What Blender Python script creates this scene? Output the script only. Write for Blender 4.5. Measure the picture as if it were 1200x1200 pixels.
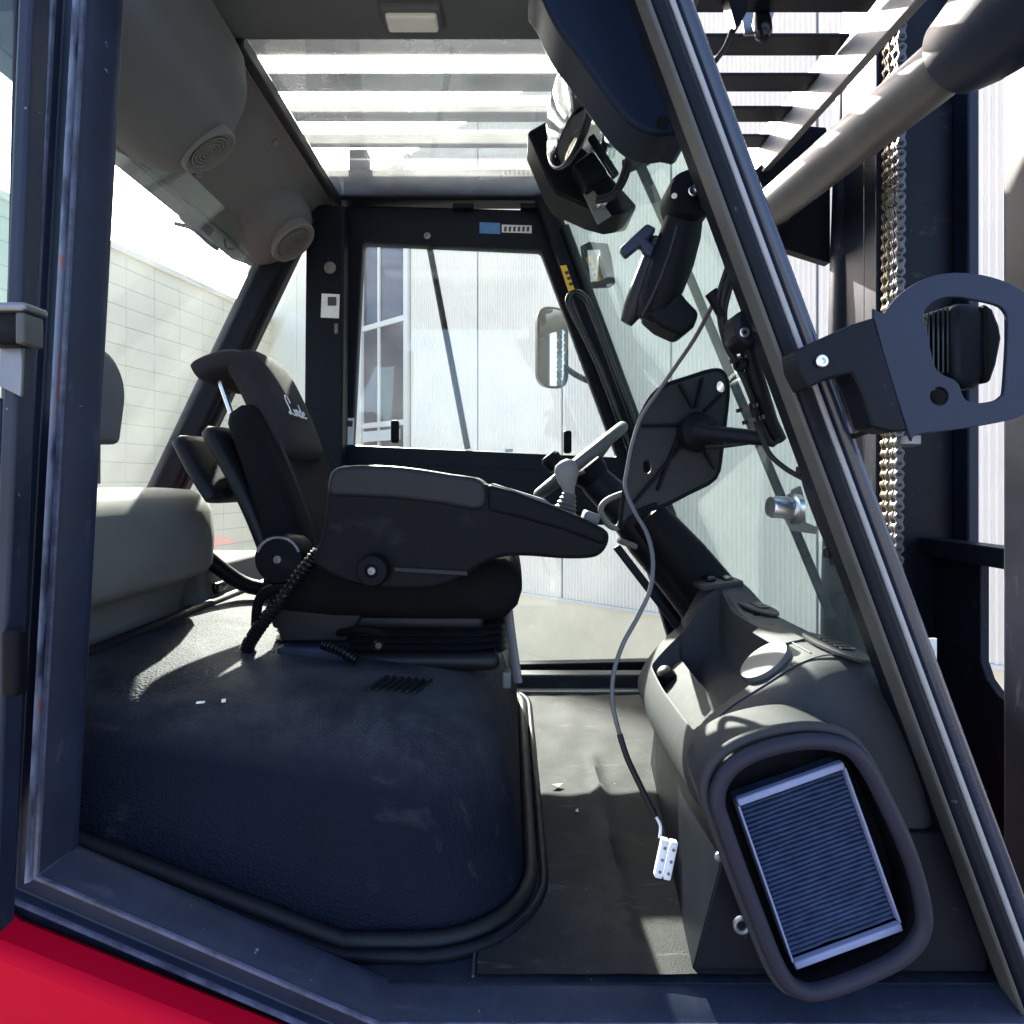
import bpy, bmesh, math, random
from mathutils import Vector, Matrix
random.seed(7)
for o in list(bpy.data.objects): bpy.data.objects.remove(o)
SC = bpy.context.scene
COL = SC.collection
rad = math.radians

# ------------------------------------------------------------------ camera
# world: X forward (towards the mast), Y across the cab (away from the open door), Z up, cab floor z = 0
F, CX, CY, EZ = 731.0, 598.0, 567.0, 0.66
cam_d = bpy.data.cameras.new('camera'); cam = bpy.data.objects.new('camera', cam_d); COL.objects.link(cam)
cam.location = (0, 0, EZ); cam.rotation_euler = (rad(90), 0, 0)
cam_d.sensor_width = 36; cam_d.lens = 36*F/1200
cam_d.shift_x = (600-CX)/1200; cam_d.shift_y = -(600-CY)/1200
cam_d.clip_start = 0.02; cam_d.clip_end = 2000
SC.camera = cam
# ------------------------------------------------------------------ sky and sun
SUN_EL, SUN_AZ = 33.0, 76.0          # azimuth measured from -X (rear of truck) towards +Y
to_sun = Vector((-math.cos(rad(SUN_AZ))*math.cos(rad(SUN_EL)), math.sin(rad(SUN_AZ))*math.cos(rad(SUN_EL)), math.sin(rad(SUN_EL))))
w = bpy.data.worlds.new('World'); SC.world = w; w.use_nodes = True
nt = w.node_tree; bg = nt.nodes['Background']
sky = nt.nodes.new('ShaderNodeTexSky'); sky.sky_type = 'NISHITA'; sky.sun_disc = False
sky.sun_elevation = rad(SUN_EL); sky.sun_rotation = math.atan2(to_sun.x, to_sun.y)
sky.air_density = 0.65; sky.dust_density = 4.5
nt.links.new(sky.outputs[0], bg.inputs[0]); bg.inputs[1].default_value = 0.15
sd = bpy.data.lights.new('sun', 'SUN'); sd.energy = 5.0; sd.angle = rad(0.6); sd.color = (1.0, 0.95, 0.86)
sun = bpy.data.objects.new('sun', sd); COL.objects.link(sun)
sun.rotation_euler = (-to_sun).to_track_quat('-Z', 'Y').to_euler(); sun.location = to_sun*30
SC.view_settings.view_transform = 'Standard'; SC.view_settings.look = 'None'
SC.view_settings.exposure = 2.65; SC.view_settings.gamma = 1.0; SC.view_settings.use_curve_mapping = False
SC.render.engine = 'CYCLES'
cy = SC.cycles
cy.use_denoising = True; cy.max_bounces = 9; cy.diffuse_bounces = 5; cy.glossy_bounces = 5
cy.transparent_max_bounces = 24; cy.sample_clamp_indirect = 6; cy.caustics_reflective = False; cy.caustics_refractive = False

# ------------------------------------------------------------------ materials
MATS = {}
def mat(name, col, rough=0.5, metal=0.0, bump=0.0, bscale=200.0, var=0.0, vscale=6.0, var_col=None, coat=0.0, btype='noise', spec=0.5, dust_lit=0.0, dust_lit_col=(0.30,0.29,0.27), dscale=5.0, sheen=0.0, dlo=0.46, chips=0.0, chip_col=(0.22,0.24,0.30), scuff=0.0, scuff_col=(0.12,0.12,0.12)):
    m = bpy.data.materials.new(name); m.use_nodes = True; MATS[name] = m
    n = m.node_tree.nodes; l = m.node_tree.links; b = n['Principled BSDF']
    b.inputs['Base Color'].default_value = (*col, 1); b.inputs['Roughness'].default_value = rough
    b.inputs['Metallic'].default_value = metal; b.inputs['Coat Weight'].default_value = coat
    b.inputs['Specular IOR Level'].default_value = spec
    if sheen: b.inputs['Sheen Weight'].default_value = sheen
    geo = n.new('ShaderNodeNewGeometry')
    pos = geo.outputs['Position']
    csock = None
    if var > 0:
        t = n.new('ShaderNodeTexNoise'); t.inputs['Scale'].default_value = vscale; t.inputs['Detail'].default_value = 6; t.inputs['Roughness'].default_value = 0.65
        l.new(pos, t.inputs['Vector'])
        r = n.new('ShaderNodeValToRGB'); r.color_ramp.elements[0].position = 0.3; r.color_ramp.elements[1].position = 0.72
        c2 = var_col or tuple(min(1, c*(1+var)) for c in col); c1 = tuple(c*(1-var*0.6) for c in col)
        r.color_ramp.elements[0].color = (*c1, 1); r.color_ramp.elements[1].color = (*c2, 1)
        l.new(t.outputs['Fac'], r.inputs[0]); csock = r.outputs[0]
        rr = n.new('ShaderNodeMapRange'); rr.inputs['To Min'].default_value = max(0.02, rough-0.10); rr.inputs['To Max'].default_value = min(1, rough+0.12)
        l.new(t.outputs['Fac'], rr.inputs['Value']); l.new(rr.outputs[0], b.inputs['Roughness'])
    if dust_lit > 0:  # pale dusty layer on upward faces; on hood_vinyl partly painted toplight
        t = n.new('ShaderNodeTexNoise'); t.inputs['Scale'].default_value = dscale; t.inputs['Detail'].default_value = 9; t.inputs['Roughness'].default_value = 0.72; t.inputs['Distortion'].default_value = 0.6
        l.new(pos, t.inputs['Vector'])
        mr = n.new('ShaderNodeMapRange'); mr.inputs['From Min'].default_value = dlo; mr.inputs['From Max'].default_value = dlo+0.29; mr.inputs['To Max'].default_value = dust_lit
        l.new(t.outputs['Fac'], mr.inputs['Value'])
        sx = n.new('ShaderNodeSeparateXYZ'); l.new(geo.outputs['Normal'], sx.inputs[0])
        up = n.new('ShaderNodeMapRange'); up.inputs['From Min'].default_value = 0.25; up.inputs['From Max'].default_value = 0.97; up.inputs['To Min'].default_value = 0.03
        l.new(sx.outputs['Z'], up.inputs['Value'])
        mu = n.new('ShaderNodeMath'); mu.operation = 'MULTIPLY'; l.new(mr.outputs[0], mu.inputs[0]); l.new(up.outputs[0], mu.inputs[1])
        mx = n.new('ShaderNodeMix'); mx.data_type = 'RGBA'
        l.new(mu.outputs[0], mx.inputs['Factor'])
        if csock: l.new(csock, mx.inputs['A'])
        else: mx.inputs['A'].default_value = (*col, 1)
        mx.inputs['B'].default_value = (*dust_lit_col, 1); csock = mx.outputs['Result']
    for amt, c_, scl, lo_, hi_ in ((chips, chip_col, (70,70,70), 0.70, 0.73), (scuff, scuff_col, (9,55,14), 0.62, 0.70)):
        if amt <= 0: continue
        mp_ = n.new('ShaderNodeMapping'); mp_.inputs['Scale'].default_value = scl; mp_.inputs['Rotation'].default_value = (0.2, 0.3, 0.5); l.new(pos, mp_.inputs['Vector'])
        t = n.new('ShaderNodeTexNoise'); t.inputs['Scale'].default_value = 1.0; t.inputs['Detail'].default_value = 4; t.inputs['Roughness'].default_value = 0.6; l.new(mp_.outputs[0], t.inputs['Vector'])
        mr = n.new('ShaderNodeMapRange'); mr.inputs['From Min'].default_value = lo_; mr.inputs['From Max'].default_value = hi_; mr.inputs['To Max'].default_value = amt; l.new(t.outputs['Fac'], mr.inputs['Value'])
        mx = n.new('ShaderNodeMix'); mx.data_type = 'RGBA'; l.new(mr.outputs[0], mx.inputs['Factor'])
        if csock: l.new(csock, mx.inputs['A'])
        else: mx.inputs['A'].default_value = (*col, 1)
        mx.inputs['B'].default_value = (*c_, 1); csock = mx.outputs['Result']
    if csock: l.new(csock, b.inputs['Base Color'])
    if bump > 0:
        if btype == 'voronoi':
            t = n.new('ShaderNodeTexVoronoi'); t.inputs['Scale'].default_value = bscale; out = t.outputs['Distance']
        elif btype == 'wave':
            t = n.new('ShaderNodeTexWave'); t.inputs['Scale'].default_value = bscale; out = t.outputs['Fac']
        else:
            t = n.new('ShaderNodeTexNoise'); t.inputs['Scale'].default_value = bscale; t.inputs['Detail'].default_value = 3; out = t.outputs['Fac']
        l.new(pos, t.inputs['Vector'])
        bp = n.new('ShaderNodeBump'); bp.inputs['Strength'].default_value = bump; bp.inputs['Distance'].default_value = 0.002
        l.new(out, bp.inputs['Height']); l.new(bp.outputs[0], b.inputs['Normal'])
    return m
def glass(name, tint=(0.86,0.93,0.90), dirt=0.05, dirtcol=(0.75,0.8,0.78), refl=1.0):
    m = bpy.data.materials.new(name); m.use_nodes = True; MATS[name] = m
    n = m.node_tree.nodes; l = m.node_tree.links; n.clear()
    out = n.new('ShaderNodeOutputMaterial'); tr = n.new('ShaderNodeBsdfTransparent'); tr.inputs[0].default_value = (*tint, 1)
    gl = n.new('ShaderNodeBsdfGlossy'); gl.inputs['Roughness'].default_value = 0.015; gl.inputs['Color'].default_value = (refl, refl, refl, 1)
    g0 = n.new('ShaderNodeNewGeometry'); dt = n.new('ShaderNodeVectorMath'); dt.operation = 'DOT_PRODUCT'
    l.new(g0.outputs['Normal'], dt.inputs[0]); l.new(g0.outputs['Incoming'], dt.inputs[1])
    ab = n.new('ShaderNodeMath'); ab.operation = 'ABSOLUTE'; l.new(dt.outputs['Value'], ab.inputs[0])
    om = n.new('ShaderNodeMath'); om.operation = 'SUBTRACT'; om.inputs[0].default_value = 1.0; l.new(ab.outputs[0], om.inputs[1])
    pw = n.new('ShaderNodeMath'); pw.operation = 'POWER'; pw.inputs[1].default_value = 5.0; l.new(om.outputs[0], pw.inputs[0])
    fr = n.new('ShaderNodeMath'); fr.operation = 'MULTIPLY_ADD'; fr.inputs[1].default_value = 0.8; fr.inputs[2].default_value = 0.035; l.new(pw.outputs[0], fr.inputs[0])
    m1 = n.new('ShaderNodeMixShader'); l.new(fr.outputs[0], m1.inputs[0]); l.new(tr.outputs[0], m1.inputs[1]); l.new(gl.outputs[0], m1.inputs[2])
    df = n.new('ShaderNodeBsdfTranslucent'); df.inputs[0].default_value = (*dirtcol, 1)
    d2 = n.new('ShaderNodeBsdfDiffuse'); d2.inputs[0].default_value = (*dirtcol, 1)
    ad = n.new('ShaderNodeMixShader'); ad.inputs[0].default_value = 0.5; l.new(df.outputs[0], ad.inputs[1]); l.new(d2.outputs[0], ad.inputs[2])
    t = n.new('ShaderNodeTexNoise'); t.inputs['Scale'].default_value = 4; t.inputs['Detail'].default_value = 8; t.inputs['Roughness'].default_value = 0.7
    g = n.new('ShaderNodeNewGeometry'); l.new(g.outputs['Position'], t.inputs['Vector'])
    mr = n.new('ShaderNodeMapRange'); mr.inputs['From Min'].default_value = 0.3; mr.inputs['From Max'].default_value = 0.75; mr.inputs['To Min'].default_value = dirt*0.35; mr.inputs['To Max'].default_value = dirt*1.6
    l.new(t.outputs['Fac'], mr.inputs['Value'])
    m2 = n.new('ShaderNodeMixShader'); l.new(mr.outputs[0], m2.inputs[0]); l.new(m1.outputs[0], m2.inputs[1]); l.new(ad.outputs[0], m2.inputs[2])
    l.new(m2.outputs[0], out.inputs[0])
    return m

mat('navy_paint', (0.013,0.018,0.034), 0.36, bump=0.10, bscale=900, var=0.25, vscale=9, dust_lit=0.12, dust_lit_col=(0.12,0.12,0.16), dscale=14, spec=0.28, chips=0.7, scuff=0.15)
mat('cab_black', (0.0065,0.008,0.012), 0.42, bump=0.08, bscale=900, var=0.25, vscale=8, dust_lit=0.05, dust_lit_col=(0.12,0.12,0.12), dscale=12, spec=0.1, chips=0.2)
mat('black_plastic', (0.0045,0.0052,0.007), 0.5, bump=0.15, bscale=1200, var=0.2, vscale=20, dust_lit=0.03, dust_lit_col=(0.12,0.12,0.12), dscale=18, spec=0.07, scuff=0.06)
mat('gloss_black', (0.006,0.0065,0.008), 0.22, spec=0.35)
mat('headliner', (0.108,0.111,0.116), 0.8, bump=0.25, bscale=1400, var=0.12, vscale=5, spec=0.2)
mat('grey_trim', (0.135,0.137,0.130), 0.7, bump=0.3, bscale=1100, var=0.15, vscale=6, dust_lit=0.2, dust_lit_col=(0.24,0.23,0.21), spec=0.25)
mat('dash_grey', (0.028,0.030,0.034), 0.62, bump=0.4, bscale=1300, var=0.12, vscale=7, dust_lit=0.4, dust_lit_col=(0.10,0.098,0.093), dscale=7, spec=0.22, scuff=0.2)
mat('dash_light', (0.11,0.11,0.107), 0.55, bump=0.15, bscale=1300, var=0.1, vscale=9)
mat('hood_vinyl', (0.0045,0.007,0.0150), 0.72, bump=0.8, bscale=240, btype='voronoi', var=0.3, vscale=4, dust_lit=0.62, dust_lit_col=(0.095,0.098,0.10), dscale=3.2, spec=0.08, dlo=0.3, scuff=0.1)  # dusty top, made paler to carry the light falling on the cover
mat('floor_metal', (0.008,0.012,0.023), 0.55, bump=0.2, bscale=500, var=0.3, vscale=8, dust_lit=0.2, dust_lit_col=(0.14,0.13,0.12), dscale=9, spec=0.2, scuff=0.3, chips=0.3)
mat('floor_rubber', (0.014,0.0145,0.0155), 0.75, bump=0.5, bscale=420, var=0.3, vscale=7, dust_lit=0.5, dust_lit_col=(0.060,0.058,0.055), dscale=6, scuff=0.35, chips=0.3, spec=0.2)
mat('rubber', (0.009,0.0095,0.012), 0.55, bump=0.1, bscale=600, var=0.2, vscale=20, spec=0.25)
mat('rubber_grey', (0.055,0.055,0.052), 0.6, bump=0.1, bscale=600, var=0.2, vscale=25)
mat('fabric_black', (0.007,0.007,0.008), 0.95, bump=0.9, bscale=650, var=0.3, vscale=14, spec=0.08)
mat('fabric_grey', (0.028,0.026,0.027), 0.95, bump=0.9, bscale=650, var=0.25, vscale=14, spec=0.1)
mat('seat_shell', (0.009,0.010,0.012), 0.45, bump=0.15, bscale=1000, var=0.2, vscale=10, dust_lit=0.12, dust_lit_col=(0.14,0.14,0.14), spec=0.22)
mat('red_paint', (0.50,0.002,0.020), 0.45, bump=0.08, bscale=700, coat=0.0, var=0.06, vscale=5, spec=0.05, chips=0.2, scuff=0.0)
mat('chain_steel', (0.20,0.20,0.205), 0.35, metal=0.85, var=0.3, vscale=60, var_col=(0.30,0.29,0.28))
mat('chain_brass', (0.17,0.14,0.095), 0.42, metal=0.75, var=0.3, vscale=60)
mat('bright_steel', (0.62,0.63,0.65), 0.28, metal=1.0, var=0.1, vscale=30)
mat('dull_steel', (0.18,0.185,0.20), 0.45, metal=0.9, var=0.2, vscale=30)
mat('steel_tube', (0.11,0.103,0.10), 0.42, metal=0.0, var=0.3, vscale=9, bump=0.05, bscale=500, dust_lit=0.05, dust_lit_col=(0.42,0.40,0.37), dscale=15)
mat('pale_or_sunlit', (0.26,0.26,0.27), 0.45, metal=0.0, var=0.15, vscale=15)  # pale tone: sunlight on the pillar seal and mast gap; plain on seal_lip
mat('pillar_silver', (0.016,0.022,0.042), 0.25, metal=0.1, var=0.1, vscale=8, coat=0.3)
mat('mast_paint', (0.008,0.010,0.017), 0.40, var=0.35, vscale=7, bump=0.08, bscale=500, dust_lit=0.15, dust_lit_col=(0.10,0.09,0.10), dscale=11, spec=0.12, chips=0.4, scuff=0.2)
mat('bracket_blue', (0.012,0.018,0.037), 0.45, bump=0.15, bscale=900, var=0.15, vscale=12, dust_lit=0.08, dust_lit_col=(0.12,0.13,0.18), dscale=20, spec=0.25)
mat('ridge_highlight', (0.055,0.062,0.10), 0.4, var=0.9, vscale=35, spec=0.35)  # lighter than the frame: highlight along the ridges put into the colour
mat('beam_paint', (0.24,0.23,0.22), 0.55, var=0.2, vscale=12, spec=0.3, chips=0.3, chip_col=(0.06,0.055,0.05))
mat('header_navy', (0.0045,0.009,0.022), 0.5, bump=0.15, bscale=900, spec=0.1)
mat('white_label', (0.62,0.62,0.60), 0.5, var=0.1, vscale=60)
mat('blue_label', (0.06,0.16,0.34), 0.5, var=0.4, vscale=150)
mat('yellow_label', (0.75,0.42,0.02), 0.45, var=0.1, vscale=80)
mat('ink', (0.03,0.03,0.04), 0.6)
mat('white_plastic', (0.72,0.74,0.80), 0.4, var=0.1, vscale=60)
mat('logo_thread', (0.62,0.62,0.62), 0.7)
mat('lamp_lens', (0.72,0.70,0.64), 0.3, bump=0.3, bscale=250)
mat('filter_media', (0.034,0.048,0.092), 0.85, var=0.4, vscale=40, spec=0.1)
mat('filter_frame', (0.20,0.225,0.36), 0.6, var=0.1, vscale=60)
mat('purple_rubber', (0.017,0.017,0.028), 0.5, bump=0.1, bscale=700, var=0.15, vscale=15, spec=0.2)
mat('mirror_glass', (0.85,0.87,0.88), 0.03, metal=1.0)
mat('cable_grey', (0.075,0.075,0.08), 0.5)
mat('paper', (0.75,0.74,0.70), 0.8)
mat('wall_metal', (0.90,0.82,0.70), 0.5, var=0.05, vscale=1.2, scuff=0.0)
mat('wall_joint', (0.42,0.41,0.41), 0.7)
mat('wall_cream', (0.80,0.73,0.58), 0.8, var=0.05, vscale=1.0)
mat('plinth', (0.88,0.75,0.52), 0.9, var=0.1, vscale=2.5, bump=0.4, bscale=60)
mat('ground', (0.17,0.165,0.155), 0.95, var=0.25, vscale=1.5, bump=0.4, bscale=40)
mat('frame_cream', (0.72,0.69,0.62), 0.5)
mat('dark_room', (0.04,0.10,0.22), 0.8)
# worn bead on the door pillar: chipped dark paint with pale primer and red
m = mat('worn_bead', (0.07,0.08,0.12), 0.4)
n = m.node_tree.nodes; l = m.node_tree.links; b = n['Principled BSDF']
g = n.new('ShaderNodeNewGeometry'); mp = n.new('ShaderNodeMapping'); mp.inputs['Scale'].default_value = (30, 30, 7); l.new(g.outputs['Position'], mp.inputs['Vector'])
t = n.new('ShaderNodeTexNoise'); t.inputs['Scale'].default_value = 1.6; t.inputs['Detail'].default_value = 5; l.new(mp.outputs[0], t.inputs['Vector'])
r = n.new('ShaderNodeValToRGB'); e = r.color_ramp.elements
e[0].position = 0.40; e[0].color = (0.06,0.07,0.11,1); e[1].position = 0.52; e[1].color = (0.22,0.25,0.36,1)
x = e.new(0.60); x.color = (0.26,0.28,0.36,1); x = e.new(0.64); x.color = (0.45,0.13,0.15,1); x = e.new(0.70); x.color = (0.24,0.26,0.34,1)
l.new(t.outputs['Fac'], r.inputs[0]); l.new(r.outputs[0], b.inputs['Base Color'])
glass('glass_clear', (0.93,0.97,0.95), 0.02)
glass('glass_green', (0.84,0.93,0.89), 0.035, (0.70,0.80,0.76))
glass('glass_roof', (0.88,0.93,0.92), 0.24, (0.78,0.80,0.76))
glass('glass_rear', (0.90,0.94,0.91), 0.06, (0.80,0.82,0.78))
m = glass('glass_window', (0.16,0.32,0.62), 0.03, (0.5,0.65,0.85))

# ------------------------------------------------------------------ mesh helpers
def P(px, py, d): return Vector(((px-CX)/F*d, d, EZ-(py-CY)/F*d))
def Q(px, py, d): return ((px-CX)/F*d, EZ-(py-CY)/F*d)
def link(o, parent=None):
    COL.objects.link(o)
    if parent: o.parent = parent
    return o
def finish(me, material, smooth=35):
    if material: me.materials.append(MATS[material])
    if smooth is not None:
        me.shade_smooth(); me.set_sharp_from_angle(angle=rad(smooth))
def obj(name, bm, material, parent=None, bevel=0.0, smooth=35, seg=2):
    bmesh.ops.remove_doubles(bm, verts=bm.verts, dist=1e-6)
    bmesh.ops.recalc_face_normals(bm, faces=bm.faces)
    me = bpy.data.meshes.new(name); bm.to_mesh(me); bm.free()
    finish(me, material, smooth)
    o = bpy.data.objects.new(name, me); COL.objects.link(o)
    adopt(o, parent)
    if bevel > 0:
        md = o.modifiers.new('bevel', 'BEVEL'); md.width = bevel; md.segments = seg; md.limit_method = 'ANGLE'; md.angle_limit = rad(40); md.harden_normals = False
    return o
def adopt(o, parent):
    # mesh data are in world coordinates; every parent keeps an identity or pure translation transform
    if parent is None: return o
    o.parent = parent
    off = Vector((0,0,0)); q = parent
    while q: off += q.location; q = q.parent
    o.location = -off
    return o
def tag(o, label, cat, group=None, kind=None):
    o['label'] = label
    if cat: o['category'] = cat
    if group: o['group'] = group
    if kind: o['kind'] = kind
    return o
def thing(name, label, cat, loc=(0,0,0), group=None):
    o = bpy.data.objects.new(name, None); COL.objects.link(o); o.location = loc; o.empty_display_size = 0.05
    return tag(o, label, cat, group)
def B(): return bmesh.new()
def add_faces(bm, vs, fs):
    bv = [bm.verts.new(v) for v in vs]
    for f in fs:
        try: bm.faces.new([bv[i] for i in f])
        except ValueError: pass
    return bv
def box(bm, c, s, M=None):
    c = Vector(c); hx, hy, hz = s[0]/2, s[1]/2, s[2]/2
    vs = [Vector((x*hx, y*hy, z*hz)) for x in (-1,1) for y in (-1,1) for z in (-1,1)]
    if M: vs = [M @ v for v in vs]
    add_faces(bm, [c+v for v in vs], [(0,1,3,2),(4,6,7,5),(0,4,5,1),(2,3,7,6),(0,2,6,4),(1,5,7,3)])
    return bm
def bx(x0,x1,y0,y1,z0,z1): return box(B(), ((x0+x1)/2,(y0+y1)/2,(z0+z1)/2), (x1-x0,y1-y0,z1-z0))
def rbox(c, s, r, M=None, seg=4):
    bm = B(); box(bm, (0,0,0), s)
    bmesh.ops.bevel(bm, geom=bm.edges[:], offset=r, segments=seg, profile=0.5, affect='EDGES')
    T = Matrix.Translation(Vector(c)) @ (M.to_4x4() if M else Matrix.Identity(4))
    bmesh.ops.transform(bm, matrix=T, verts=bm.verts); return bm
def prism(loop, y0, y1, bm=None):
    """loop of (x, z), extruded along Y; y0/y1 may be numbers or per-vertex lists"""
    bm = bm or B(); n = len(loop)
    a = [(p[0], y0 if not isinstance(y0, (list,tuple)) else y0[i], p[1]) for i, p in enumerate(loop)]
    c = [(p[0], y1 if not isinstance(y1, (list,tuple)) else y1[i], p[1]) for i, p in enumerate(loop)]
    add_faces(bm, a+c, [tuple(range(n)), tuple(range(2*n-1, n-1, -1))] + [(i, n+i, n+(i+1)%n, (i+1)%n) for i in range(n)])
    return bm
def smooth_loop(pts, k=6, closed=True):
    pts = [Vector(p) for p in pts]; n = len(pts); out = []
    rng = range(n) if closed else range(n-1)
    for i in rng:
        p0 = pts[(i-1)%n] if closed or i > 0 else pts[0]; p1 = pts[i]; p2 = pts[(i+1)%n]; p3 = pts[(i+2)%n] if closed or i+2 < n else pts[-1]
        for j in range(k):
            t = j/k
            out.append(0.5*((2*p1)+(p2-p0)*t+(2*p0-5*p1+4*p2-p3)*t*t+(3*p1-p0-3*p2+p3)*t**3))
    if not closed: out.append(pts[-1])
    return out
def round_poly(pts, r, k=5):
    pts = [Vector(p) for p in pts]; n = len(pts); out = []
    for i in range(n):
        a, b_, c = pts[i-1], pts[i], pts[(i+1)%n]
        ri = r[i] if isinstance(r, (list,tuple)) else r
        u = (a-b_); v = (c-b_); L = min(ri, u.length*0.48, v.length*0.48)
        p, q = b_+u.normalized()*L, b_+v.normalized()*L
        for j in range(k+1):
            t = j/k; out.append((1-t)**2*p+2*t*(1-t)*b_+t*t*q)
    return out
def tube(path, r, n=12, bm=None, closed=False, flat=1.0):
    bm = bm or B(); path = [Vector(p) for p in path]; m = len(path)
    rs = r if isinstance(r, (list,tuple)) else [r]*m
    rings = []; up = Vector((0.13,0.21,1)).normalized(); prev = None
    for i, p in enumerate(path):
        if closed: t = (path[(i+1)%m]-path[i-1]).normalized()
        else: t = (path[min(i+1,m-1)]-path[max(i-1,0)]).normalized()
        if prev is None:
            a = t.cross(up); 
            if a.length < 1e-4: a = t.cross(Vector((1,0,0)))
            a.normalize()
        else:
            a = prev - t*prev.dot(t); a.normalize()
        prev = a; b_ = t.cross(a)
        rings.append([bm.verts.new(p+(a*math.cos(2*math.pi*j/n)+b_*math.sin(2*math.pi*j/n)*flat)*rs[i]) for j in range(n)])
    for i in range(m if closed else m-1):
        A, C = rings[i], rings[(i+1)%m]
        for j in range(n): bm.faces.new((A[j], A[(j+1)%n], C[(j+1)%n], C[j]))
    if not closed:
        bm.faces.new(rings[0][::-1]); bm.faces.new(rings[-1])
    return bm
def rod(a, b_, r, n=12, bm=None): return tube([a, b_], r, n, bm)
def beam(a, b_, wx, wy, side=Vector((0,1,0)), bm=None):
    """rectangular bar from a to b, wy along 'side', wx along the third axis"""
    bm = bm or B(); a, b_ = Vector(a), Vector(b_); t = (b_-a).normalized(); s = (side-t*side.dot(t)).normalized(); u = t.cross(s)
    vs = [q+s*(i*wy/2)+u*(j*wx/2) for q in (a, b_) for i, j in ((-1,-1),(1,-1),(1,1),(-1,1))]
    add_faces(bm, vs, [(3,2,1,0),(4,5,6,7),(0,1,5,4),(1,2,6,5),(2,3,7,6),(3,0,4,7)]); return bm
def loft(rings, cap=True, bm=None, closed=True):
    bm = bm or B(); R = [[bm.verts.new(v) for v in ring] for ring in rings]; n = len(R[0])
    for A, C in zip(R, R[1:]):
        for j in range(n if closed else n-1): bm.faces.new((A[j], A[(j+1)%n], C[(j+1)%n], C[j]))
    if cap: bm.faces.new(R[0][::-1]); bm.faces.new(R[-1])
    return bm
def lathe(prof, o, axis, n=24, bm=None):
    """prof: list of (distance along axis, radius)"""
    o = Vector(o); t = Vector(axis).normalized(); a = t.cross(Vector((0.1,0.3,1))).normalized(); b_ = t.cross(a)
    return loft([[o+t*h+(a*math.cos(2*math.pi*j/n)+b_*math.sin(2*math.pi*j/n))*max(r, 1e-4) for j in range(n)] for h, r in prof], True, bm)
def plate(name, loops, y0, y1, material, parent=None, bevel=0.0, smooth=35):
    """flat plate in the XZ plane with holes: first loop outline, further loops holes; between Y = y0 and y1"""
    cu = bpy.data.curves.new('outline', 'CURVE'); cu.dimensions = '2D'; cu.fill_mode = 'BOTH'
    for lp in loops:
        s = cu.splines.new('POLY'); s.points.add(len(lp)-1); s.use_cyclic_u = True
        for i, p in enumerate(lp): s.points[i].co = (p[0], p[1], 0, 1)
    cu.extrude = abs(y1-y0)/2 - bevel; cu.bevel_depth = bevel; cu.bevel_resolution = 1; cu.offset = -bevel
    tmp = bpy.data.objects.new('tmp', cu); COL.objects.link(tmp)
    dg = bpy.context.evaluated_depsgraph_get(); me = bpy.data.meshes.new_from_object(tmp.evaluated_get(dg))
    bpy.data.objects.remove(tmp); bpy.data.curves.remove(cu)
    me.name = name; ym = (y0+y1)/2
    for v in me.vertices: v.co = (v.co.x, ym-v.co.z, v.co.y)
    me.materials.clear(); finish(me, material, smooth)
    o = bpy.data.objects.new(name, me); COL.objects.link(o); return adopt(o, parent)
def sweep_xz(path, prof, bm=None):
    """sweep a profile [(n, y)] along a planar XZ path with mitred corners; n points to the left-hand side of travel"""
    bm = bm or B(); pts = [Vector((p[0], p[1])) for p in path]; m = len(pts); rings = []
    for i in range(m):
        d0 = (pts[i]-pts[i-1]).normalized() if i > 0 else None; d1 = (pts[i+1]-pts[i]).normalized() if i < m-1 else None
        n0 = Vector((-d0.y, d0.x)) if d0 else None; n1 = Vector((-d1.y, d1.x)) if d1 else None
        if n0 is None: nn = n1
        elif n1 is None: nn = n0
        else:
            nn = (n0+n1).normalized(); nn = nn/max(0.3, nn.dot(n0))
        rings.append([(pts[i].x+nn.x*a, y, pts[i].y+nn.y*a) for a, y in prof])
    return loft(rings, True, bm)
def quad_glass(name, a, b_, c, d, th, material, parent):
    a, b_, c, d = map(Vector, (a, b_, c, d)); nn = (b_-a).cross(d-a).normalized()*th
    bm = B(); vs = [a, b_, c, d, a+nn, b_+nn, c+nn, d+nn]
    add_faces(bm, vs, [(0,1,2,3),(7,6,5,4),(0,4,5,1),(1,5,6,2),(2,6,7,3),(3,7,4,0)])
    return obj(name, bm, material, parent, smooth=None)
def copy_of(src, parent, loc=None):
    c = src.copy(); COL.objects.link(c); c.parent = parent
    if loc is not None: c.location = loc
    return c
def bolt(name, p, axis, r, material, parent):
    return obj(name, lathe([(0, r), (r*0.5, r), (r*0.62, r*0.85), (r*0.62, r*0.5), (r*0.2, r*0.42)], p, axis, 14), material, parent)

# ================================================================== the setting
GZ = -1.95
o = obj('ground', (lambda bm: (add_faces(bm, [(-300,-300,GZ),(300,-300,GZ),(300,300,GZ),(-300,300,GZ)], [(0,1,2,3)]), bm)[1])(B()), 'ground', smooth=None)
tag(o, 'pale sunlit concrete yard ground around the truck', None, kind='structure')

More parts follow.
